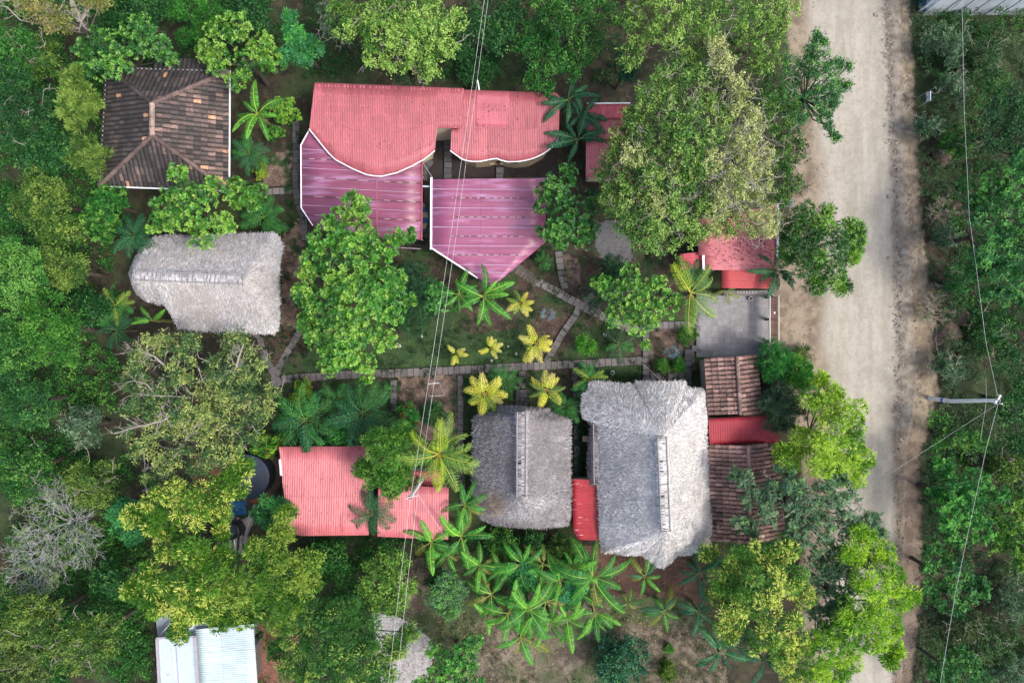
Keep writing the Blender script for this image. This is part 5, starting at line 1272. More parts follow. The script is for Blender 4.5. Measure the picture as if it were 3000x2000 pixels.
scatter("undergrowth", 'thick dusty brush on the right side of the road', lambda x, y: (x > K(y,XS)-4+30*(nz(x,y,1.2,5)-.5)) & (nz(x,y,2.0,34) > .36), (2660,-100,3150,2100), 13, 1.25, ((.020,.058,.022),(.045,.10,.035),(.085,.15,.055),(.15,.21,.08)), 'fine', 304, 1.0, .4)
scatter("undergrowth", 'green leafy weeds on the right side of the road', lambda x, y: (x > K(y,XS)+34) & (nz(x,y,2.6,35) > .50), (2680,-100,3150,2100), 8, 1.3, FRB, 'mass', 305)
scatter("ground_cover", 'low dark plants edging the garden beds and paths', lambda x, y: inpoly(x, y, GARDEN) & (nz(x,y,.9,36) > .51) & (y < 1250), (620,600,2060,1260), 16, .22, ((.010,.030,.012),(.022,.055,.020),(.045,.085,.03),(.08,.12,.04)), 'lump', 306, .7)
scatter("ground_cover", 'thin patchy weeds on the bare soil of the lower yard', lambda x, y: inpoly(x, y, YARD) & (nz(x,y,1.3,37) > .50), (1180,1600,2150,2050), 17, .12, ((.03,.055,.015),(.06,.095,.025),(.10,.14,.04),(.15,.2,.05)), 'lump', 307, .55)
def hedge(px, py, w, h, dens=1.0):
    return lambda x, y: (np.abs(x-px) < w) & (np.abs(y-py) < h)
segs = [((650,448),(6,100)),((848,450),(7,95)),((880,465),(6,80)),((1372,1170),(14,70)),((1374,1330),(12,80)),((1333,1190),(5,80)),((1700,1150),(8,90)),((1700,1300),(14,110)),((1668,1300),(10,110)),((1390,1290),(12,60)),((1230,1580),(300,8)),((850,610),(8,60)),((905,600),(7,60)),((1140,1160),(7,45)),((1172,1150),(6,40)),((1600,1205),(60,12)),((1800,1100),(70,8))]
def hedges(x, y):
    r = np.zeros(np.shape(x), bool)
    for (c, w) in segs: r |= (np.abs(x-c[0]) < w[0]) & (np.abs(y-c[1]) < w[1])
    return r
scatter("hedge_plants", 'knee-high dark hedging plants lining the garden paths', hedges, (640,350,1900,1600), 26, .38, ((.010,.045,.014),(.020,.080,.022),(.045,.13,.035),(.08,.2,.04)), 'lump', 308, .8)
scatter("ground_cover", 'green plants lining the foot of the lower pink roofs', lambda x, y: (nz(x,y,.8,38) > .46) & (y > 1578) & (y < 1660) & (x > 880) & (x < 1250), (860,1570,1260,1670), 16, .5, DGR, 'lump', 309)

scatter("woodland", 'woods continuing beyond the trees of the compound', lambda x, y: (((x < -90) | (y < -70) | (y > 2080)) & (x < K(y,XE)-60) | (x > 3090)) & (nz(x,y,3.0,39) > .42), (-800,-700,3700,2700), 3.2, 4.5, FRB, 'mass', 310, 2.2)
# fallen leaves lying about
def litter(name, label, poly, zf, n, cols, seed, Lr=(.07,.14)):
    rng = rs(seed); poly = np.array(poly, float); lo = poly.min(0); hi = poly.max(0)
    px = lo[0]+(hi[0]-lo[0])*rng.random(n*3); py = lo[1]+(hi[1]-lo[1])*rng.random(n*3)
    k = inpoly(px, py, poly) & (nz(px, py, 1.6, seed) + .25*rng.random(n*3) > .55); px, py = px[k][:n], py[k][:n]
    B = np.array([P(a, b, zf(a, b)) for a, b in zip(px, py)]); f = rng.random(len(B))*6.28
    D_ = np.stack([np.cos(f), np.sin(f), .1*rng.normal(size=len(B))], 1); L = Lr[0]+(Lr[1]-Lr[0])*rng.random(len(B))
    C = np.array(cols)[rng.integers(0, len(cols), len(B))]*(.6+.8*rng.random((len(B),1)))
    mb = MB(); mb.quads(leaf_quads(B, D_, np.tile([0,0,1.], (len(B),1))+.3*rng.normal(size=(len(B),3)), L, L*.5, .1), C)
    tag(mb.build(name, M['leaf']), label, 'leaf litter', kind='stuff')
DRYC = [(.22,.14,.06),(.30,.22,.09),(.12,.08,.05),(.35,.30,.12)]
litter("leaf_litter", 'dry leaves scattered over the lower yard', [(1180,1600),(2130,1600),(2130,2040),(1180,2040)], lambda x,y: .02, 5000, DRYC, 401)
litter("leaf_litter", 'dry leaves scattered over the garden beds', [(900,640),(1900,760),(2040,1250),(640,1260),(700,900)], lambda x,y: .03, 3500, DRYC, 402, (.05,.10))
litter("leaf_litter", 'fallen leaves on the large pink roof', R1, lambda x,y: z1(x,y)+.04, 160, [(.14,.07,.05),(.10,.08,.04),(.3,.2,.08)], 403, (.06,.13))
litter("leaf_litter", 'fallen leaves on the two-bay pink roof', R2, lambda x,y: z2(x,y)+.05, 120, [(.14,.07,.05),(.10,.08,.04)], 404, (.06,.13))
litter("leaf_litter", 'fallen leaves on the broad pink roof', R7, lambda x,y: z7(x,y)+.05, 130, [(.14,.07,.05),(.10,.09,.04),(.3,.25,.08)], 405, (.06,.12))
litter("leaf_litter", 'fallen leaves on the spotted red roof', [(2062,640),(2270,640),(2268,790),(2062,790)], lambda x,y: z6(x,y)+.06, 260, [(.16,.03,.04),(.12,.05,.04)], 406, (.08,.17))
litter("leaf_litter", 'fallen leaves on the slab yard', [(2046,866),(2256,866),(2256,1040),(2046,1040)], lambda x,y: .05, 160, DRYC, 407, (.05,.10))
# ---------------------------------------------------------------- palms and bananas (shared meshes, one object per leaf)
def proto(mb, name, mat):
    o = mb.build(name, mat); me = o.data; bpy.data.objects.remove(o); return me
def arc(L, up, droop, n):
    """points of a drooping leaf axis in the xz plane, starting at the origin"""
    pts = [np.zeros(3)]; a = up
    for i in range(n):
        pts.append(pts[-1] + np.array([math.cos(a), 0, math.sin(a)])*L/n); a -= droop/n
    return np.array(pts)
def banana_leaf(col, rib, seed, up=.75, droop=1.5, tear=.45):
    g = rs(seed); mb = MB(); n = 26; ax = arc(1.0, up, droop, n); y = np.array([0,1.,0])
    for i in range(n):
        t0, t1 = i/n, (i+1)/n
        if t0 < .13: continue
        wf = lambda t: .112*math.sin(math.pi*min(1, max(0, (t-.13)/.87))**.62)**.55 if t > .13 else 0
        for s_ in (-1, 1):
            w0 = wf(t0+.001)*(1+.06*g.normal()); w1 = wf(t1)*(1+.06*g.normal()) if t1 < .995 else .01
            gap = .25/n if g.random() < tear else 0
            sw = .35*w0; dz = -.18*(1+.5*g.random())
            d = (ax[i+1]-ax[i])
            a, b = ax[i]+d*gap*n, ax[i+1]
            a2 = a + y*s_*w0 + d*(sw*6) + np.array([0,0,w0*dz]); b2 = b + y*s_*w1 + d*(sw*6) + np.array([0,0,w1*dz])
            if gap: a2 = a2 + d*.35
            am = (a+a2)/2+np.array([0,0,.012]); bm_ = (b+b2)/2+np.array([0,0,.012])
            c = np.array(col)*(.8+.45*g.random())
            mb.mesh([a,b,bm_,am,b2,a2], [(0,1,2,3),(3,2,4,5)], c)
    for i in range(n):
        r = .014*(1-i/n)+.003; mb.tubes([ax[i]+(0,0,.006)], [ax[i+1]+(0,0,.006)], r*.8, r*.7, 5, rib)
    return proto(mb, "leaf", M['leaf'])
def palm_frond(col, rib, seed, n=34, ll=.26, lw=.017, up=.8, droop=1.5, hang=.5, young=None):
    g = rs(seed); mb = MB(); K_ = 14; ax = arc(1.0, up, droop, K_)
    for i in range(K_): mb.tubes([ax[i]], [ax[i+1]], .012*(1-i/K_)+.003, .012*(1-(i+1)/K_)+.003, 4, rib)
    t = .14+.86*(np.arange(n)+.5)/n; B, D, Ln, C, W_ = [], [], [], [], []
    for k in range(n):
        f = t[k]*K_; i = min(int(f), K_-1); p = ax[i]+(ax[i+1]-ax[i])*(f-i); d = unit(ax[i+1]-ax[i])
        l = ll*(.45+.75*math.sin(math.pi*min(1, t[k]**.8*.92+.04)))
        for s_ in (-1, 1):
            dd = np.array([0, s_, 0])*1.0 + d*(.45+.8*t[k]**2) + np.array([0,0,.18-hang*g.random()*.7])+g.normal(size=3)*.06
            B.append(p); D.append(dd); Ln.append(l*(.85+.3*g.random())); W_.append(lw*(.8+.4*g.random())*2)
            c = np.array(col); 
            if young is not None: c = c*(1-t[k]) + np.array(young)*t[k]
            C.append(c*(.75+.5*g.random()))
    B = np.array(B); D = unit(np.array(D)); Ln = np.array(Ln); W_ = np.array(W_)
    up_ = np.tile([0,0,1.], (len(B),1))+g.normal(size=(len(B),3))*.35
    mb.quads(leaf_quads(B, D, up_, Ln*.62, W_, .1), C)
    tip = B + D*(Ln*.5)[:,None]; D2 = D + np.array([0,0,-hang]) 
    mb.quads(leaf_quads(tip, D2, up_, Ln*.62, W_*.8, .1), C)
    return proto(mb, "frond", M['leaf'])
def fan_leaf(col, seed, n=15):
    g = rs(seed); mb = MB(); ax = arc(.38, .9, .8, 5)
    for i in range(5): mb.tubes([ax[i]], [ax[i+1]], .012, .01, 4, np.array(col)*.8)
    a = np.linspace(-2.0, 2.0, n); d0 = unit(ax[-1]-ax[-2]); c = ax[-1]
    D = np.array([[d0[0]*math.cos(q)+0, math.sin(q), d0[2]*math.cos(q)-.12] for q in a]); B = np.tile(c, (n,1))
    mb.quads(leaf_quads(B, D, np.tile([0,0,1.],(n,1))+g.normal(size=(n,3))*.2, np.full(n,.50)*(.8+.4*g.random(n)), np.full(n,.045), .15), np.array(col)*(.8+.4*g.random((n,1))))
    return proto(mb, "leaf", M['leaf'])
BL = [banana_leaf((.050,.25,.032),(.34,.50,.10), 1, .75, 1.6, .8), banana_leaf((.034,.175,.030),(.24,.40,.08), 2, .9, 2.0, .8), banana_leaf((.090,.31,.035),(.44,.56,.12), 3, 1.0, 1.4, .5), banana_leaf((.040,.21,.030),(.34,.48,.10), 4, .45, 1.4, .9), banana_leaf((.062,.25,.035),(.40,.50,.12), 8, .65, 1.8, .95), banana_leaf((.16,.20,.04),(.35,.35,.12), 9, .2, 1.6, .95)]
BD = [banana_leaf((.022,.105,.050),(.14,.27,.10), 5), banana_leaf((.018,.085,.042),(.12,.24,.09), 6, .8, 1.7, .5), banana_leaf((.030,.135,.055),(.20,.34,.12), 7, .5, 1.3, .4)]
COCO = [palm_frond((.10,.25,.040),(.48,.48,.08), 11, 44, .20, .009, .7, 1.5, .8, (.20,.32,.06)), palm_frond((.07,.19,.050),(.40,.44,.09), 12, 44, .20, .009, .5, 1.4, 1.1, (.20,.30,.07)), palm_frond((.26,.40,.030),(.55,.52,.07), 13, 40, .17, .008, 1.1, 1.3, .5)]
YEL = [palm_frond((.40,.48,.020),(.50,.44,.08), 14, 30, .21, .015, .5, 1.3, .45, (.60,.56,.12)), palm_frond((.40,.50,.03),(.55,.48,.1), 15, 28, .20, .015, .9, 1.4, .5, (.66,.58,.2))]
GRN = [palm_frond((.035,.165,.035),(.10,.24,.05), 16, 26, .22, .015, .7, 1.6, .5), palm_frond((.025,.125,.035),(.09,.2,.05), 17, 26, .22, .015, .45, 1.3, .7, (.04,.13,.03))]
DRK = [palm_frond((.018,.090,.034),(.06,.14,.04), 18, 26, .20, .014, .6, 1.5, .7), palm_frond((.025,.115,.045),(.08,.16,.05), 19, 26, .20, .014, .9, 1.8, .6)]
GRP = [palm_frond((.040,.090,.045),(.2,.22,.1), 20, 26, .25, .013, .5, 1.3, .6)]
FANB = [fan_leaf((.11,.19,.23), 21, 12), fan_leaf((.17,.27,.31), 22, 11)]
FANG = [fan_leaf((.03,.12,.04), 23), fan_leaf((.02,.09,.03), 24)]
def stem_mesh(h, r0, r1, col, seed):
    g = rs(seed); mb = MB(); n = 6
    mb.path([np.array([.04*g.normal()*(k > 0), .04*g.normal()*(k > 0), -.3+(h+.3)*k/n]) for k in range(n+1)], r0, r1, 9, col)
    return proto(mb, "stem", M['bark'])
STEM = {}
def plant(name, label, cat, px, py, Lpx, z, leaves, n, seed, group=None, part="leaf", r=(.13,.09), bark=(.13,.14,.06), tilt=.35, lean=0, angles=None, jitter=.35):
    """stem plus n leaves radiating from its top; px,py is where the heart of the plant shows"""
    g = rs(seed+700); c = P(px, py, z); root = empty(name, (c[0], c[1], 0), label, cat, group, 0)
    key = (round(z*2)/2, r, bark)
    if key not in STEM: STEM[key] = stem_mesh(key[0], r[0], r[1], bark, len(STEM))
    s_ = bpy.data.objects.new("stem", STEM[key]); COL.objects.link(s_); s_.parent = root; s_.scale = (1, 1, z/key[0])
    L = Lpx*PXM*(CAM_H-z)/CAM_H*(.92 if leaves[0] is YEL[0] else .80 if leaves is FANB else 1.22 if name == 'banana_plant' else 1.12)
    for k in range(n):
        me = leaves[int(g.integers(0, len(leaves)))]
        o = bpy.data.objects.new(part, me); COL.objects.link(o); o.parent = root
        a = angles[k] + .08*g.normal() if angles else (k*2*math.pi/n + jitter*g.normal()*(2.2 if name == 'fan_palm' else 1) + seed)
        o.location = (.05*math.cos(a), .05*math.sin(a), z-.03*k/n)
        o.rotation_euler = (.28*g.normal(), -tilt*(g.random()-.35)*(1.6 if name == 'banana_plant' else 1), a)
        s = L*((.60+.58*g.random()) if name == 'banana_plant' else (.78+.34*g.random())); o.scale = (s, s*(.9+.25*g.random()), s)
    return root
BG = 'banana plants around the houses'
def D(*a): return [math.radians(q) for q in a]
for k, (lab, px, py, Lp, z, lv, n, an) in enumerate([
  ('single banana plant beside the right edge of the blackened tile roof', 755,335,82,2.6,BL,9,D(140,175,205,245,262,300,345,40,95)),
  ('upper banana plant of the clump right of the double-bay pink roof', 1665,292,80,3.2,BD,9,None),
  ('middle banana plant of the clump right of the double-bay pink roof', 1705,335,74,3.0,BD,8,None),
  ('lower banana plant of the clump right of the double-bay pink roof', 1692,410,86,3.0,BD,7,D(245,200,160,20,350,110,75)),
  ('left of two garden banana plants below the tip of the bright purple canopy', 1344,862,70,2.6,BL,8,D(95,60,25,175,225,275,310,345)),
  ('right of two garden banana plants below the tip of the bright purple canopy', 1416,868,84,2.9,BL+BL[:1],11,D(100,50,20,355,330,300,280,262,200,150,175)),
  ('dark banana plant over the gate beside the spotted red roof', 2272,792,80,3.0,BD,9,D(140,178,215,250,268,305,330,350,25)),
  ('banana plant with two broad leaves left of the sideways thatched hut', 448,938,60,2.4,BL,4,D(175,40,130,200)),
  ('lone banana leaf plant left of the dark round water tank', 705,1345,50,2.2,BL,3,D(260,80,200)),
  ('banana plant on the pink shed corner, leftmost of the lower grove', 1262,1588,72,2.8,BL,11,None),
  ('banana plant between the pink shed and the middle grey thatch, topmost of the grove', 1362,1478,84,3.2,BL,9,D(105,62,25,345,320,285,255,200,350)),
  ('tall banana plant just below the topmost one of the lower grove', 1352,1570,84,3.0,BL,12,None),
  ('banana plant right of the grey ball-shaped tree, dark drooping leaves', 1405,1655,74,2.6,BL,9,None),
  ('banana plant in the grove directly below the leafy shrubs of the grey thatch', 1470,1670,60,2.6,BL,8,None),
  ('banana plant of the grove with a leaf pointing up at the small greyish shrub', 1592,1655,76,2.8,BL,8,D(85,5,355,170,200,265,240,130)),
  ('banana plant in the middle of the grove, very split leaves', 1545,1780,96,3.2,BL,12,None),
  ('banana plant of the grove just right of the teal leafy plant', 1600,1760,86,2.9,BL,9,None),
  ('banana plant in the gap below the small dark shrubs of the grey thatch', 1530,1650,78,2.8,BL,10,None),
  ('banana plant left of the fringed one, reaching towards the big thatch', 1680,1665,80,2.9,BL,10,None),
  ('low banana plant between the ball-shaped tree and the grove', 1430,1800,62,2.2,BL,8,None),
  ('banana plant just above the lowest pair on the right of the grove', 1610,1820,76,2.4,BL,9,None),
  ('long-leaved banana plant, lowest of the grove', 1524,1865,92,2.8,BL,7,D(262,292,340,215,200,100,60)),
  ('banana plant in the left part of the grove, above the lowest one', 1490,1795,84,2.8,BL,9,None),
  ('banana plant with long fringed leaves left of the big thatch lower end', 1738,1690,106,3.4,BL+[BL[3]],13,None),
  ('banana plant in the lower right part of the grove with drooping leaves', 1742,1792,74,2.6,BL,8,D(220,250,268,320,335,180,290,100)),
  ('banana plant between grove centre and the fringed one', 1660,1810,74,2.6,BL,9,None),
  ('banana plant filling the gap left of the teal leafy plant in the grove', 1440,1740,78,2.7,BL,9,None),
  ('banana plant right of the teal leafy plant, upper part of the grove', 1640,1700,80,2.9,BL,10,None),
  ('banana plant in the grove directly above the lowest one', 1560,1840,72,2.4,BL,9,None),
  ('banana plant just below and right of the pink shed corner one', 1310,1622,64,2.5,BL,9,None),
  ('low banana plant under the fringed one, right side of the grove', 1700,1740,66,2.2,BD+BL,9,None),
  ('small banana plant just below the ridge tip of the big thatch', 1888,1688,62,2.4,BD+BL,8,None),
  ('banana plant right of the big thatch ridge tip, against the yellow-tufted tree', 2050,1675,62,2.4,BD,8,None),
  ('banana plant on the open soil, with a whitish folded leaf', 1944,1790,72,2.5,BD+BL,9,None),
  ('very small banana plant left of the one on the open soil', 1840,1765,40,1.6,BL,6,None),
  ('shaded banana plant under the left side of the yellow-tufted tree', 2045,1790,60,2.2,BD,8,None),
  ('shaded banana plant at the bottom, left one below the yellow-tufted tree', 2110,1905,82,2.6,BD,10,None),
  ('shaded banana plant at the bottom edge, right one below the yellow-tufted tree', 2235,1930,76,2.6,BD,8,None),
  ('banana leaf plant beside the red sheet left of the palm at the slab yard', 2128,850,44,1.6,BL,4,D(20,330,200,280)),
  ]):
    plant("banana_plant", lab, 'banana plant', px, py, Lp, z, lv, n, 30+k, BG, "leaf", (.14,.10), (.16,.19,.06), .30, angles=an)
for k, (lab, px, py, Lp, z, lv, n, an, nm) in enumerate([
  ('tall coconut palm crossing the wires, beside the middle grey thatch', 1286,1330,112,6.0,COCO,13,D(95,75,35,15,350,335,300,275,255,230,200,180,130),'coconut_palm'),
  ('coconut palm left of the slab yard, below the spotted red roof', 2022,858,104,4.6,COCO,8,D(120,100,55,30,345,320,290,265),'coconut_palm'),
  ('yellow palm in the garden just right of the banana plants', 1524,889,50,1.4,YEL+[COCO[0]],8,None,'palm'),
  ('smallest yellow garden palm, left end of the row by the main path', 1336,1036,38,1.0,YEL,7,D(130,150,20,350,265,285,250),'palm'),
  ('yellow garden palm, middle of the row by the main path', 1437,1020,42,1.0,YEL,8,D(85,100,190,210,340,20,300,60),'palm'),
  ('yellow garden palm with wide fronds, right end of the row by the main path', 1570,1007,64,1.4,YEL,8,D(140,120,25,10,250,290,340,235),'palm'),
  ('large yellow palm above the middle grey thatch, left of the pair', 1421,1154,72,2.6,YEL+[COCO[0]],12,None,'palm'),
  ('large yellow palm above the middle grey thatch, right of the pair', 1602,1141,64,2.5,YEL+[COCO[1]],11,None,'palm'),
  ('dark green palm behind the left large yellow palm', 1482,1118,50,1.4,GRN,9,None,'palm'),
  ('dark green palm behind the right large yellow palm', 1655,1190,52,1.5,GRN,9,None,'palm'),
  ('green palm at the upper left corner of the largest thatched roof', 1728,1110,54,1.8,[GRN[0],COCO[0]],10,None,'palm'),
  ('dark cluster palm above the broad pink roof, left one', 896,1230,100,3.0,GRN+DRK,13,None,'palm'),
  ('dark cluster palm above the broad pink roof, right one', 1066,1210,104,3.2,GRN+DRK,14,None,'palm'),
  ('green palm in the middle of the dark cluster, behind the others', 990,1172,60,2.2,GRN,10,None,'palm'),
  ('lowest palm of the dark cluster, touching the broad pink roof top edge', 930,1300,56,2.0,DRK,9,None,'palm'),
  ('dark palm in the slot between the two lower pink roofs', 1090,1500,66,3.6,DRK,11,D(95,70,115,200,225,170,262,285,310,345,20),'palm'),
  ('dark palm at the top left of the sideways thatched hut', 398,690,72,3.0,DRK,13,None,'palm'),
  ('palm with yellow tipped fronds left of the sideways thatched hut', 338,895,60,2.4,[GRN[0],COCO[0]],10,None,'palm'),
  ('dark palm above the olive and yellow tree, left of the hut notch', 345,968,66,2.2,DRK,12,None,'palm'),
  ('feathery blue-green palm right of the blackened tile roof', 732,452,58,1.8,[DRK[1],GRN[0]],11,None,'palm'),
  ('low spreading dark palm above the sideways thatched hut', 775,638,64,1.4,GRN,14,None,'palm'),
  ('greyish palm in the bed right of the lime round shrub', 1812,1006,48,1.2,GRP+GRN[:1],9,None,'palm'),
  ('grey-green palm half under the spreading bright green tree', 1768,862,58,1.8,GRP,10,None,'palm'),
  ('dark palm behind the coconut palm, at the foot of the spotted red roof', 2040,800,52,2.4,DRK,8,None,'palm'),
  ('small spiky palm right of the woven stick mat', 1590,765,26,.7,GRN,10,None,'palm'),
  ]):
    big = nm == 'coconut_palm'
    plant(nm, lab, 'palm', px, py, Lp, z, lv, n, 80+k, None, "frond", (.16,.11) if big else (.09,.06), (.20,.17,.13) if big else (.10,.09,.05), .45, angles=an, jitter=.2)
plant("fan_palm", 'silvery blue fan palm on the lawn below the path fork', 'palm', 1604,918,44,.8,FANB,5,130,None,"leaf",(.06,.05),(.2,.18,.14),.5)
plant("fan_palm", 'silvery blue fan palm in the small bed beside the slab yard', 'palm', 1968,1028,44,.9,FANB,5,133,None,"leaf",(.06,.05),(.2,.18,.14),.5)
plant("fan_palm", 'tiny silver fan palm under the pale yellow crown beside the road', 'palm', 2312,598,22,.5,FANB,8,132,None,"leaf",(.06,.05),(.2,.18,.14),.5)

# bare branching trees
def bare_tree(name, label, px, py, r_px, z, seed, nb=9, depth=5, leafy=0, col=(.33,.335,.34)):
    g = rs(seed+900); c = P(px, py, z); root = empty(name, (c[0], c[1], 0), label, 'tree'); R = r_px*PXM*.9
    A, B, ra, rb = [], [], [], []
    def grow(p, d, l, r, dep):
        d = unit(d); q = p + d*l*.5 + g.normal(size=3)*l*.06; e = q + unit(d+g.normal(size=3)*.18)*l*.5
        A.extend([p, q]); B.extend([q, e]); ra.extend([r, r*.85]); rb.extend([r*.85, r*.65])
        if dep == 0: return
        for k in range(3 if dep > 1 else 3):
            dd = d + g.normal(size=3)*np.array([.62,.62,.30]); dd[2] = dd[2]*.7 + .03
            grow(e if k else q, dd, l*(.62+.25*g.random()), max(r*.58, .008), dep-1)
    top = np.array([c[0], c[1], z*.45])
    for k in range(nb):
        a = k*6.283/nb + .3*g.normal(); grow(top, np.array([math.cos(a), math.sin(a), .75]), R*.40, .05, depth)
    mb = MB(); mb.path([np.array([c[0],c[1],-.3]), top], .16, .09, 8, col)
    mb.tubes(A, B, ra, rb, 4, col); mb.build("trunk", M['bark'], root)
    if leafy:
        E = np.array(B)[np.array(rb) < .012]; E = E[g.permutation(len(E))[:leafy]]
        mb = MB(); clump_leaves(mb, E, np.tile([0,0,1.],(len(E),1))+g.normal(size=(len(E),3))*.4, 'lump', FO2, g, np.full(len(E),.2), .9); mb.build("crown", M['leaf'], root)
bare_tree("bare_tree", 'bare white-branched tree at the left edge, below the middle', 130,1560,150,5.0,1,6,5,260)
bare_tree("bare_tree", 'second pale leafless crown just below the first at the left edge', 60,1660,120,4.6,2,5,5,200)
bare_tree("bare_tree", 'small leafless shrub at the roadside below the huge grey-green tree', 2350,545,44,1.2,3,5,3,0,(.12,.10,.085))
bare_tree("dead_brush", 'heap of dead grey branches by the verge, upper of two', 2760,620,52,.8,4,7,4,20,(.30,.26,.21))
bare_tree("dead_brush", 'heap of dead grey branches by the verge, lower of two', 2735,905,60,.8,5,8,4,30,(.30,.26,.21))
for k, (px, py, r, lab) in enumerate([(2762,458,.55,'round earth mound showing through the bushes right of the road'), (2796,612,.6,'dark earth mound beside the upper dead branches'), (2800,925,.75,'pale topped soil mound beside the lower dead branches'), (2775,975,.85,'brown soil mound just above the level of the car park')]):
    mb = MB(); g = rs(k+40); c = P(px, py, 0); m = 18; th = np.linspace(0, 2*np.pi, m, endpoint=False); rings = []
    for f, z in ((1.3,-.1),(1.1,.15),(.85,.42),(.5,.62),(.15,.7)):
        rad = r*f*(1+.12*np.sin(th*3+k)+.08*g.random(m)); rings.append(np.c_[c[0]+rad*np.cos(th), c[1]+rad*np.sin(th), np.full(m, z*r*1.4)+.03*g.random(m)])
    i = np.arange(m); j = (i+1) % m
    for q in range(4): mb.mesh(np.vstack(rings[q:q+2]), np.stack([i,j,j+m,i+m],1), (.15,.105,.08) if k != 1 else (.08,.055,.045))
    mb.mesh(rings[-1], [list(range(m))], (.19,.14,.11)); tag(mb.build("earth_mound", M['ground'], smooth=True), lab, 'soil heap')

# ---------------------------------------------------------------- poles, wires
WIRE = (.48,.48,.49)
pr = empty("power_pole", P(2720,1165,0), 'pale concrete power pole leaning out right of the road, with insulators on top', 'power pole')
mb = MB(); a = P(2722,1166,0); mb.path([a-(0,0,.5), a+(0,0,2.4), P(2928,1172,7.3)], .17, .105, 10, (.82,.84,.85)); mb.build("shaft", M['slab'], pr)
mb = MB(); top = P(2928,1172,7.3)
mb.obox(top+(-.25,-.2,-.1), top+(.15,.3,-.1), .09, .09, (.4,.42,.43)); mb.build("cross_arm", M['metal'], pr)
for dx, dy in ((-.02,.32),(.10,-.22),(-.25,-.2)):
    mb = MB(); mb.cyl((top[0]+dx, top[1]+dy), .055, 7.2, 7.42, 10, (.65,.68,.7), r1=.035); mb.build("insulator", M['paint'], pr)
mb = MB(); mb.cyl(a[:2], .175, 1.55, 1.75, 10, (.05,.07,.35)); mb.build("painted_band", M['paint'], pr)
p2 = empty("power_pole", P(1246,1388,0), 'short white post above the pink shed roof carrying the two long wires', 'power pole')
b0 = P(1246,1388,0); b1 = P(1206,1447,7.0); b1 = np.array([b0[0]-.05, b0[1]-.08, 7.2])
mb = MB(); mb.path([b0-(0,0,.5), (b0+b1)/2, b1], .17, .12, 10, (.62,.62,.60)); mb.build("shaft", M['slab'], p2)
mb = MB(); mb.obox(b1+(-.22,-.05,-.1), b1+(.42,.12,-.1), .08, .08, (.45,.45,.45)); mb.build("cross_arm", M['metal'], p2)
for dx, dy in ((-.2,-.05),(.4,.12)):
    mb = MB(); mb.cyl((b1[0]+dx, b1[1]+dy), .05, b1[2]-.06, b1[2]+.14, 10, (.7,.68,.66), r1=.03); mb.build("insulator", M['paint'], p2)
def wire(pts, r, label, col=WIRE, group=None):
    W = [P(*p) for p in pts]; o = []
    for a, b in zip(W[:-1], W[1:]):
        for k in range(6): o.append(a+(b-a)*k/6)
    o.append(W[-1]); mb = MB(); mb.path(o, r, r, 5, col)
    tag(mb.build("overhead_wire", M['paint']), label, 'wire', group)
wire([(1432,-60,6.6),(1419,0,6.7),(1319,700,6.5),(1220,1350,6.9),(1203,1452,7.2)], .0095, 'left of two long pale wires running from the top edge to the white post')
wire([(1443,-60,6.6),(1430,0,6.7),(1335,700,6.5),(1238,1350,6.9),(1224,1446,7.2)], .0095, 'right of two long pale wires running from the top edge to the white post')
wire([(1203,1452,7.2),(1170,1720,6.7),(1138,2000,6.6),(1130,2080,6.6)], .0095, 'left wire running from the white post to the bottom edge')
wire([(1224,1446,7.2),(1192,1720,6.7),(1162,2000,6.6),(1152,2080,6.6)], .0095, 'right wire running from the white post to the bottom edge')
wire([(1224,1446,7.2),(1300,1568,3.0)], .010, 'thin stay running from the white post across the pink shed roof')
wire([(2815,-80,6.7),(2818,0,6.6),(2825,330,6.2),(2840,640,6.2),(2857,760,6.3),(2888,1000,6.7),(2922,1158,7.4)], .011, 'roadside wire running from the top edge down to the concrete pole', (.38,.40,.40))
wire([(2924,1182,7.4),(2890,1310,6.8),(2840,1540,6.3),(2800,1730,6.1),(2755,1998,6.2),(2742,2080,6.3)], .011, 'roadside wire running from the concrete pole to the bottom edge', (.40,.42,.42))
wire([(2888,1110,5.6),(2890,1172,5.9),(2873,1285,5.2)], .012, 'short lower cable passing the concrete pole', (.3,.32,.32))
wire([(2918,1186,7.2),(2740,1300,5.5),(2610,1385,4.8)], .007, 'slack diagonal cable from the concrete pole across the verge and road edge', (.5,.5,.5))
wire([(1882,1065,1.2),(1950,1125,2.7)], .010, 'thin cord from the garden path up to the largest thatch', (.5,.5,.52))

# ---------------------------------------------------------------- smaller things
# gate
gt = empty("gate", P(2268,934,0), 'dark brown plank gate and wall top between the slab yard and the road', 'gate')
mb = MB(); rg = rs(3)
for k in range(18):
    A = P(2267, 868+k*7.3, 1.6); x0, x1 = P(2257,0,1.6)[0], P(2279,0,1.6)[0]
    mb.box((x0, A[1]-.165, 1.42), (x1, A[1]-.01, 1.47+.01*rg.random()), np.array((.085,.040,.028))*(.6+.8*rg.random()))
mb.build("planks", M['wood'], gt)
for x, w in ((2255,.07),(2281,.06)):
    mb = MB(); mb.obox(P(x,866,1.5), P(x,1002,1.5), w, .14, (.32,.32,.31)); mb.build("rail", M['metal'], gt)
for y in (868, 934, 1000):
    mb = MB(); c = P(2268, y, 1.4); mb.box((c[0]-.09, c[1]-.09, -.2), (c[0]+.09, c[1]+.09, 1.40), (.22,.20,.19)); mb.build("post", M['stone'], gt)
mb = MB(); c = P(2269, 915, 1.5); mb.box((c[0]-.05,c[1]-.09,1.481),(c[0]+.04,c[1]+.04,1.53),(.6,.6,.6)); mb.build("latch", M['metal'], gt)
wl = empty("boundary_wall", P(2268,1200,0), 'low dark masonry wall behind the clay roofs along the road side', 'wall')
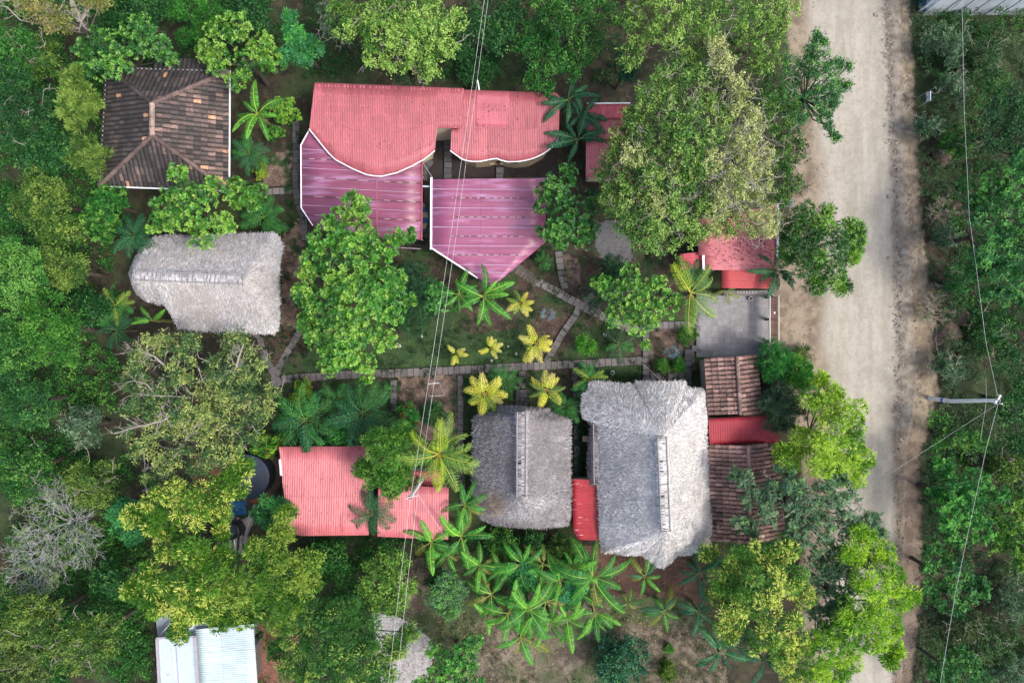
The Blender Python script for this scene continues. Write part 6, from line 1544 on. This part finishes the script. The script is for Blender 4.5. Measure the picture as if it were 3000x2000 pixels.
mb = MB(); mb.obox(P(2240,1004,.6), P(2300,1240,.6), .18, 1.6, (.20,.17,.15)); mb.build("wall", M['stone'], wl)
# bucket / ring in the yard and in the garden
for (px, py, lab) in ((2196,875,'small pale bucket beside the low wall of the slab yard'), (1793,1091,'white ringed pot sunk in the low plants above the largest thatch')):
    r_ = empty("bucket", P(px,py,0), lab, 'bucket'); c = P(px, py, 0)
    mb = MB(); n = 18; th = np.linspace(0, 2*np.pi, n, endpoint=False)
    ring = lambda r, z: np.c_[c[0]+r*np.cos(th), c[1]+r*np.sin(th), np.full(n, z)]
    i = np.arange(n); j = (i+1) % n
    V = np.vstack([ring(.12,.0), ring(.16,.3), ring(.135,.3), ring(.10,.05)])
    for q in range(3): mb.mesh(V[q*n:q*n+2*n], np.stack([i,j,j+n,i+n],1), (.5,.5,.48))
    mb.mesh(ring(.10,.05), [list(range(n))], (.05,.045,.04)); mb.build("tub", M['paint'], r_)
# swing frame on the bare bed
sw = empty("swing_frame", P(1287,1140,0), 'thin grey metal swing frame on the bare bed under the wires', 'frame')
mb = MB(); zt = 1.5; q = [(1256,1124),(1287,1121)]
mb.tubes([P(*q[0],zt)], [P(*q[1],zt)], .03, .03, 6, (.55,.55,.56)); mb.build("top_bar", M['paint'], sw)
for a_, b_ in (((1256,1124,zt),(1256,1160,.02)), ((1287,1121,zt),(1300,1120,.02)), ((1256,1124,zt),(1258,1128,.02)), ((1287,1121,zt),(1302,1158,.02))):
    mb = MB(); mb.tubes([P(*a_)], [P(*b_)], .022, .022, 6, (.34,.35,.37)); mb.build("leg", M['metal'], sw)
mb = MB(); mb.tubes([P(1258,1160,.3)], [P(1300,1158,.3)], .022, .022, 6, (.45,.45,.46)); mb.build("stretcher", M['metal'], sw)
# round covered tank
tk = empty("water_tank", P(722,1398,0), 'wide dark blue-black round tank left of the broad pink roof', 'water tank')
c = P(722,1398,1.6); mb = MB()
mb.cyl(c[:2], 1.58, -.1, 1.45, 48, (.020,.026,.040)); mb.build("wall", M['plastic'], tk)
mb = MB(); n = 48; th = np.linspace(0, 2*np.pi, n, endpoint=False); i = np.arange(n); j = (i+1) % n; rings = []
for f, z in ((1.60,1.46),(1.60,1.56),(1.50,1.58),(.9,1.66),(.25,1.72)): rings.append(np.c_[c[0]+f*np.cos(th), c[1]+f*np.sin(th), np.full(n, z)])
for q in range(4): mb.mesh(np.vstack(rings[q:q+2]), np.stack([i,j,j+n,i+n],1), (.030,.045,.075))
mb.mesh(rings[-1], [list(range(n))], (.05,.07,.11)); mb.build("lid", M['plastic'], tk)
mb = MB(); mb.cyl(c[:2]+np.array([.35,-.03]), 1.75, -.15, .10, 40, (.09,.062,.048)); mb.build("plinth", M['stone'], tk)
# barrel on a pallet
br = empty("barrel", P(680,1556,0), 'black open barrel with water, ringed by old planks under the yellow-tipped tree', 'barrel')
c = P(678,1556,3.4); mb = MB(); n = 32; th = np.linspace(0, 2*np.pi, n, endpoint=False); i = np.arange(n); j = (i+1) % n
R_ = lambda r, z: np.c_[c[0]+r*np.cos(th), c[1]+r*np.sin(th), np.full(n, z)]
rr = [R_(.58,2.4), R_(.62,2.7), R_(.58,2.8), R_(.62,3.1), R_(.58,3.2), R_(.56,3.5), R_(.50,3.52), R_(.50,3.2)]
for q in range(7): mb.mesh(np.vstack(rr[q:q+2]), np.stack([i,j,j+n,i+n],1), (.018,.018,.020))
mb.build("body", M['plastic'], br, smooth=False)
mb = MB(); mb.cyl(c[:2], .495, 3.1, 3.25, 32, (.03,.045,.075)); mb.build("water", M['plastic'], br)
pf = empty("wooden_platform", P(690,1545,0), 'weathered grey plank platform holding the black barrel', 'platform')
mb = MB(); rg = rs(9)
for k in range(6):
    a_ = P(658+k*13, 1500+k*5, 2.35+.05*rg.random()); b_ = P(640+k*16, 1592+k*7, 2.35); mb.obox(a_, b_, .20, .06, np.array((.26,.24,.23))*(.7+.5*rg.random()))
for k in range(4): mb.obox(P(712+k*4,1590-k*14,2.5), P(752-k*2,1495-k*6,2.55), .14, .05, np.array((.30,.27,.27))*(.7+.5*rg.random()))
mb.build("planks", M['wood'], pf)
for p in ((655,1508),(735,1520),(650,1600),(720,1600)):
    mb = MB(); q = P(p[0], p[1], 2.3); mb.cyl(q[:2], .07, -.2, 2.32, 8, (.15,.12,.1)); mb.build("leg", M['wood'], pf)
mb = MB(); mb.obox(P(720,1530,2.6), P(745,1490,2.6), .16, .06, (.30,.28,.28)); mb.build("plank", M['wood'], pf)
mb = MB(); c2 = P(728,1528,2.4); mb.cyl(c2[:2], .36, 2.40, 2.52, 24, (.22,.20,.16)); tag(mb.build("drum_cover", M['stone']), 'round brownish lid beside the black barrel', 'lid')
for k, (a_, b_) in enumerate([((622,1542,3.3),(646,1566,3.3)), ((686,1580,3.3),(689,1600,3.3))]):
    mb = MB(); mb.obox(P(*a_), P(*b_), .07, .07, (.7,.72,.72)); tag(mb.build("white_rail", M['paint']), ['white rail piece left of the black barrel','white rail piece below the black barrel'][k], 'rail')
mb = MB(); g = rs(5)
for i_ in range(9):
    for j_ in range(7):
        z = lambda a, b: .9+.25*vnoise(a*.7, b*.7, 1, 2)
        mb.mesh([P(668+i_*6,1466+j_*6,z(i_,j_)),P(674+i_*6,1466+j_*6,z(i_+1,j_)),P(674+i_*6,1472+j_*6,z(i_+1,j_+1)),P(668+i_*6,1472+j_*6,z(i_,j_+1))], [(3,2,1,0)], (.02,.12,.26))
tag(mb.build("tarpaulin", M['plastic'], smooth=True), 'crumpled blue tarpaulin between the dark round tank and the black barrel', 'tarpaulin')
# pale metal roofed building at the bottom left
mh = empty("metal_shed", P(660,1930,0), 'shed with a pale blue-white corrugated roof at the bottom left', 'shed')
tin_roof("roof", [(571,1842),(743,1827),(748,1910),(758,2060),(585,2060),(578,1950)], lambda x,y: 2.9, 4, M['zinc'], (.46,.55,.57), mh, seed=31, pitch=.15, amp=.024)
walls("wall", [(592,1862),(718,1850),(728,2036),(598,2040)], lambda x,y: 2.9, mh, .3, (.10,.09,.085))
mf = empty("flat_roofed_room", P(520,1950,0), 'flat light blue roof with a raised dirty rim at the bottom left', 'building')
Wf = np.array([P(*p, 3.1) for p in ((460,1868),(571,1863),(584,2060),(470,2060))])
mb = MB(); V = np.vstack([Wf*[1,1,0]-[0,0,.2], Wf]); mb.mesh(V, [(4,7,6,5),(0,1,5,4),(1,2,6,5),(2,3,7,6),(3,0,4,7)][1:], (.42,.44,.46)); mb.build("wall", M['plaster'], mf)
mb = MB(); Wi = Wf.copy(); Wi[:, 2] = 3.0; mb.mesh(Wi, [(3,2,1,0)], (.40,.48,.54)); mb.build("roof", M['roofpaint'], mf)
mb = MB()
for a_, b_ in zip(Wf, np.roll(Wf, -1, 0)): mb.obox(a_+(0,0,.02), b_+(0,0,.02), .14, .14, (.30,.30,.33))
mb.build("parapet", M['plaster'], mf)
mb = MB(); mb.obox(P(514,1868,3.04), P(527,2055,3.04), .10, .05, (.30,.33,.40)); mb.obox(P(510,1868,3.02), P(523,2055,3.02), .35, .03, (.46,.53,.60)); mb.build("roof_seam", M['roofpaint'], mf)
for k, (poly, z, lab, colr) in enumerate([([(456,1813),(491,1791),(510,1815),(462,1862)], 1.9, 'tilted dark grey sheet above the flat light blue roof', (.15,.18,.21)),
                                     ([(520,1863),(570,1828),(612,1822),(606,1838),(571,1845),(571,1863)], 2.3, 'small pale sheet scrap between the flat roof and the corrugated metal roof', (.50,.58,.58))]):
    W = np.array([P(*p, z+(.25 if i < 2 else 0)) for i, p in enumerate(poly)]); n = len(W)
    mb = MB(); mb.mesh(np.vstack([W-[0,0,.03], W]), [tuple(range(2*n-1, n-1, -1))], colr); mb.mesh(np.vstack([W-[0,0,.03], W]), [(i, (i+1) % n, (i+1) % n+n, i+n) for i in range(n)], colr)
    tag(mb.build("metal_sheet", M['roofpaint'] if k == 0 else M['zinc']), lab, 'metal sheet')
    mb = MB(); q = W[0]
mb = MB(); mb.obox(P(463,1866,2.6), P(505,1820,2.4), .09, .08, (.36,.36,.35)); mb.build("beam", M['wood'], mf)
c = P(757,1860,0); mb = MB(); mb.cyl(c[:2], .33, -.1, 1.0, 24, (.014,.02,.028)); mb.cyl(c[:2], .30, 1.0, 1.03, 24, (.03,.04,.055)); tag(mb.build("barrel", M['plastic']), 'black drum against the right side of the pale corrugated roof', 'barrel')
# white building at the top right
wb = empty("white_building", P(2860,-60,0), 'large white building cut by the top right corner, grey-blue stained side', 'building')
c0 = P(2711,42,0); x1 = P(3240,0)[0]; yb = c0[1]; H_ = 5.5
mb = MB(); n = 12
for k in range(n):
    xa = c0[0]+(x1-c0[0])*k/n; xb_ = c0[0]+(x1-c0[0])*(k+1)/n
    mb.mesh([(xa,yb-.0,-.2),(xb_,yb,-.2),(xb_,yb,H_),(xa,yb,H_)], [(0,1,2,3)], np.array((.48,.54,.58))*(.92+.14*rs(k).random()))
    if k: mb.box((xa-.03,yb-.03,-.2),(xa+.03,yb+.001,H_),(.24,.28,.31))
mb.box((c0[0]+.02,yb-.025,2.2),(x1,yb-.002,2.28),(.30,.34,.37)); mb.build("south_wall", M['wallblue'], wb)
mb = MB(); mb.box((c0[0]-.12, yb+.01, -.2), (c0[0], yb+14, H_), (.66,.74,.78)); mb.build("side_wall", M['plaster'], wb)
mb = MB(); mb.box((c0[0]-.3, yb-.15, H_), (x1, yb+14, H_+.15), (.55,.58,.6)); mb.build("roof", M['zinc'], wb)
mb = MB(); mb.box((c0[0]-.42, yb+.15, -.2), (c0[0]-.14, yb+14, .35), (.05,.10,.20)); mb.build("plinth", M['paint'], wb)
mb = MB(); mb.path([P(2693,33,.3), P(2712,20,2.2), P(2735,0,3.2)], .07, .07, 8, (.72,.74,.76)); mb.build("drain_pipe", M['paint'], wb)
# sign panel
sg = empty("sign_panel", P(2719,284,0), 'small white sign board with blue edges standing in the brush right of the road', 'sign')
a0 = P(2711,270,1.0); a1 = P(2711,301,1.0); b0_ = P(2726,267,1.9); b1_ = P(2726,295,1.9)
mb = MB()
def strip(t0, t1, col, dz=.0):
    V = [a0+(b0_-a0)*t0, a1+(b1_-a1)*t0, a1+(b1_-a1)*t1, a0+(b0_-a0)*t1]; V = [v+np.array([-.6*dz,0,dz]) for v in V]; mb.mesh(V, [(0,1,2,3)], col)
strip(0,1,(.70,.76,.80)); strip(0,.12,(.03,.10,.36),.006); strip(.66,.80,(.03,.10,.36),.006)
o = mb.build("board", M['paint'], sg); sm = o.modifiers.new("thickness", 'SOLIDIFY'); sm.thickness = .03; sm.offset = -1
for p, q in ((a0, b0_), (a1, b1_)):
    mb = MB(); m_ = (p+q)/2; mb.tubes([m_*[1,1,0]-[0,0,.3]], [m_-(0,0,.03)], .03, .03, 6, (.35,.36,.38)); mb.build("post", M['metal'], sg)
# garden bits: pale stones, fence rail, litter
for k, (px, py, r, lab) in enumerate([(1170,1013,.14,'pale rock at the edge of the lawn under the big round leafy tree'), (1235,985,.12,'pale rock on the lawn left of the wires'), (1452,1048,.1,'white stone below the middle yellow garden palm'),(1440,1056,.1,'white stone just left of another below the middle yellow palm'),(1512,1036,.09,'pale stone left of the right yellow garden palm'),(1488,1015,.09,'small grey stone between the middle and right yellow palms'),(1772,980,.13,'whitish jagged stone in the bed above the greyish palm')]):
    mb = MB(); rock_set(mb, [P(px,py,.04)], [r], np.array([[.42,.41,.40]]), rs(k+70)); tag(mb.build("stone", M['stone']), lab, 'stone', 'pale stones in the garden')
mb = MB()
for k in range(7): 
    a_ = P(1205+k*1.0, 1990, 0)
mb = None
fn = empty("fence", P(425,1400,0), 'short run of grey fence posts and rails left of the olive and yellow tree', 'fence')
for y in (1315, 1375, 1435): 
    mb = MB(); q = P(424,y,1.0); mb.cyl(q[:2], .05, -.2, 1.3, 8, (.3,.3,.3)); mb.build("post", M['wood'], fn)
mb = MB(); mb.obox(P(422,1310,1.2), P(428,1440,1.2), .05, .05, (.30,.30,.31)); mb.obox(P(422,1310,.6), P(428,1440,.6), .05, .05, (.30,.30,.31)); mb.build("rail", M['wood'], fn)
# small wooden tables peeping from under the largest thatch
for (px, py, lab) in ((1721,1285,'small wooden table peeping from the left side of the largest thatch'),):
    tb = empty("table", P(px,py,0), lab, 'table'); c = P(px, py, .75)
    mb = MB(); mb.box((c[0]-.35,c[1]-.2,.71),(c[0]+.3,c[1]+.2,.76),(.36,.27,.17)); mb.build("tabletop", M['wood'], tb)
    for sx in (-.3,.25):
        for sy in (-.15,.15): mb = MB(); mb.box((c[0]+sx-.03,c[1]+sy-.03,0),(c[0]+sx+.03,c[1]+sy+.03,.708),(.2,.14,.09)); mb.build("leg", M['wood'], tb)
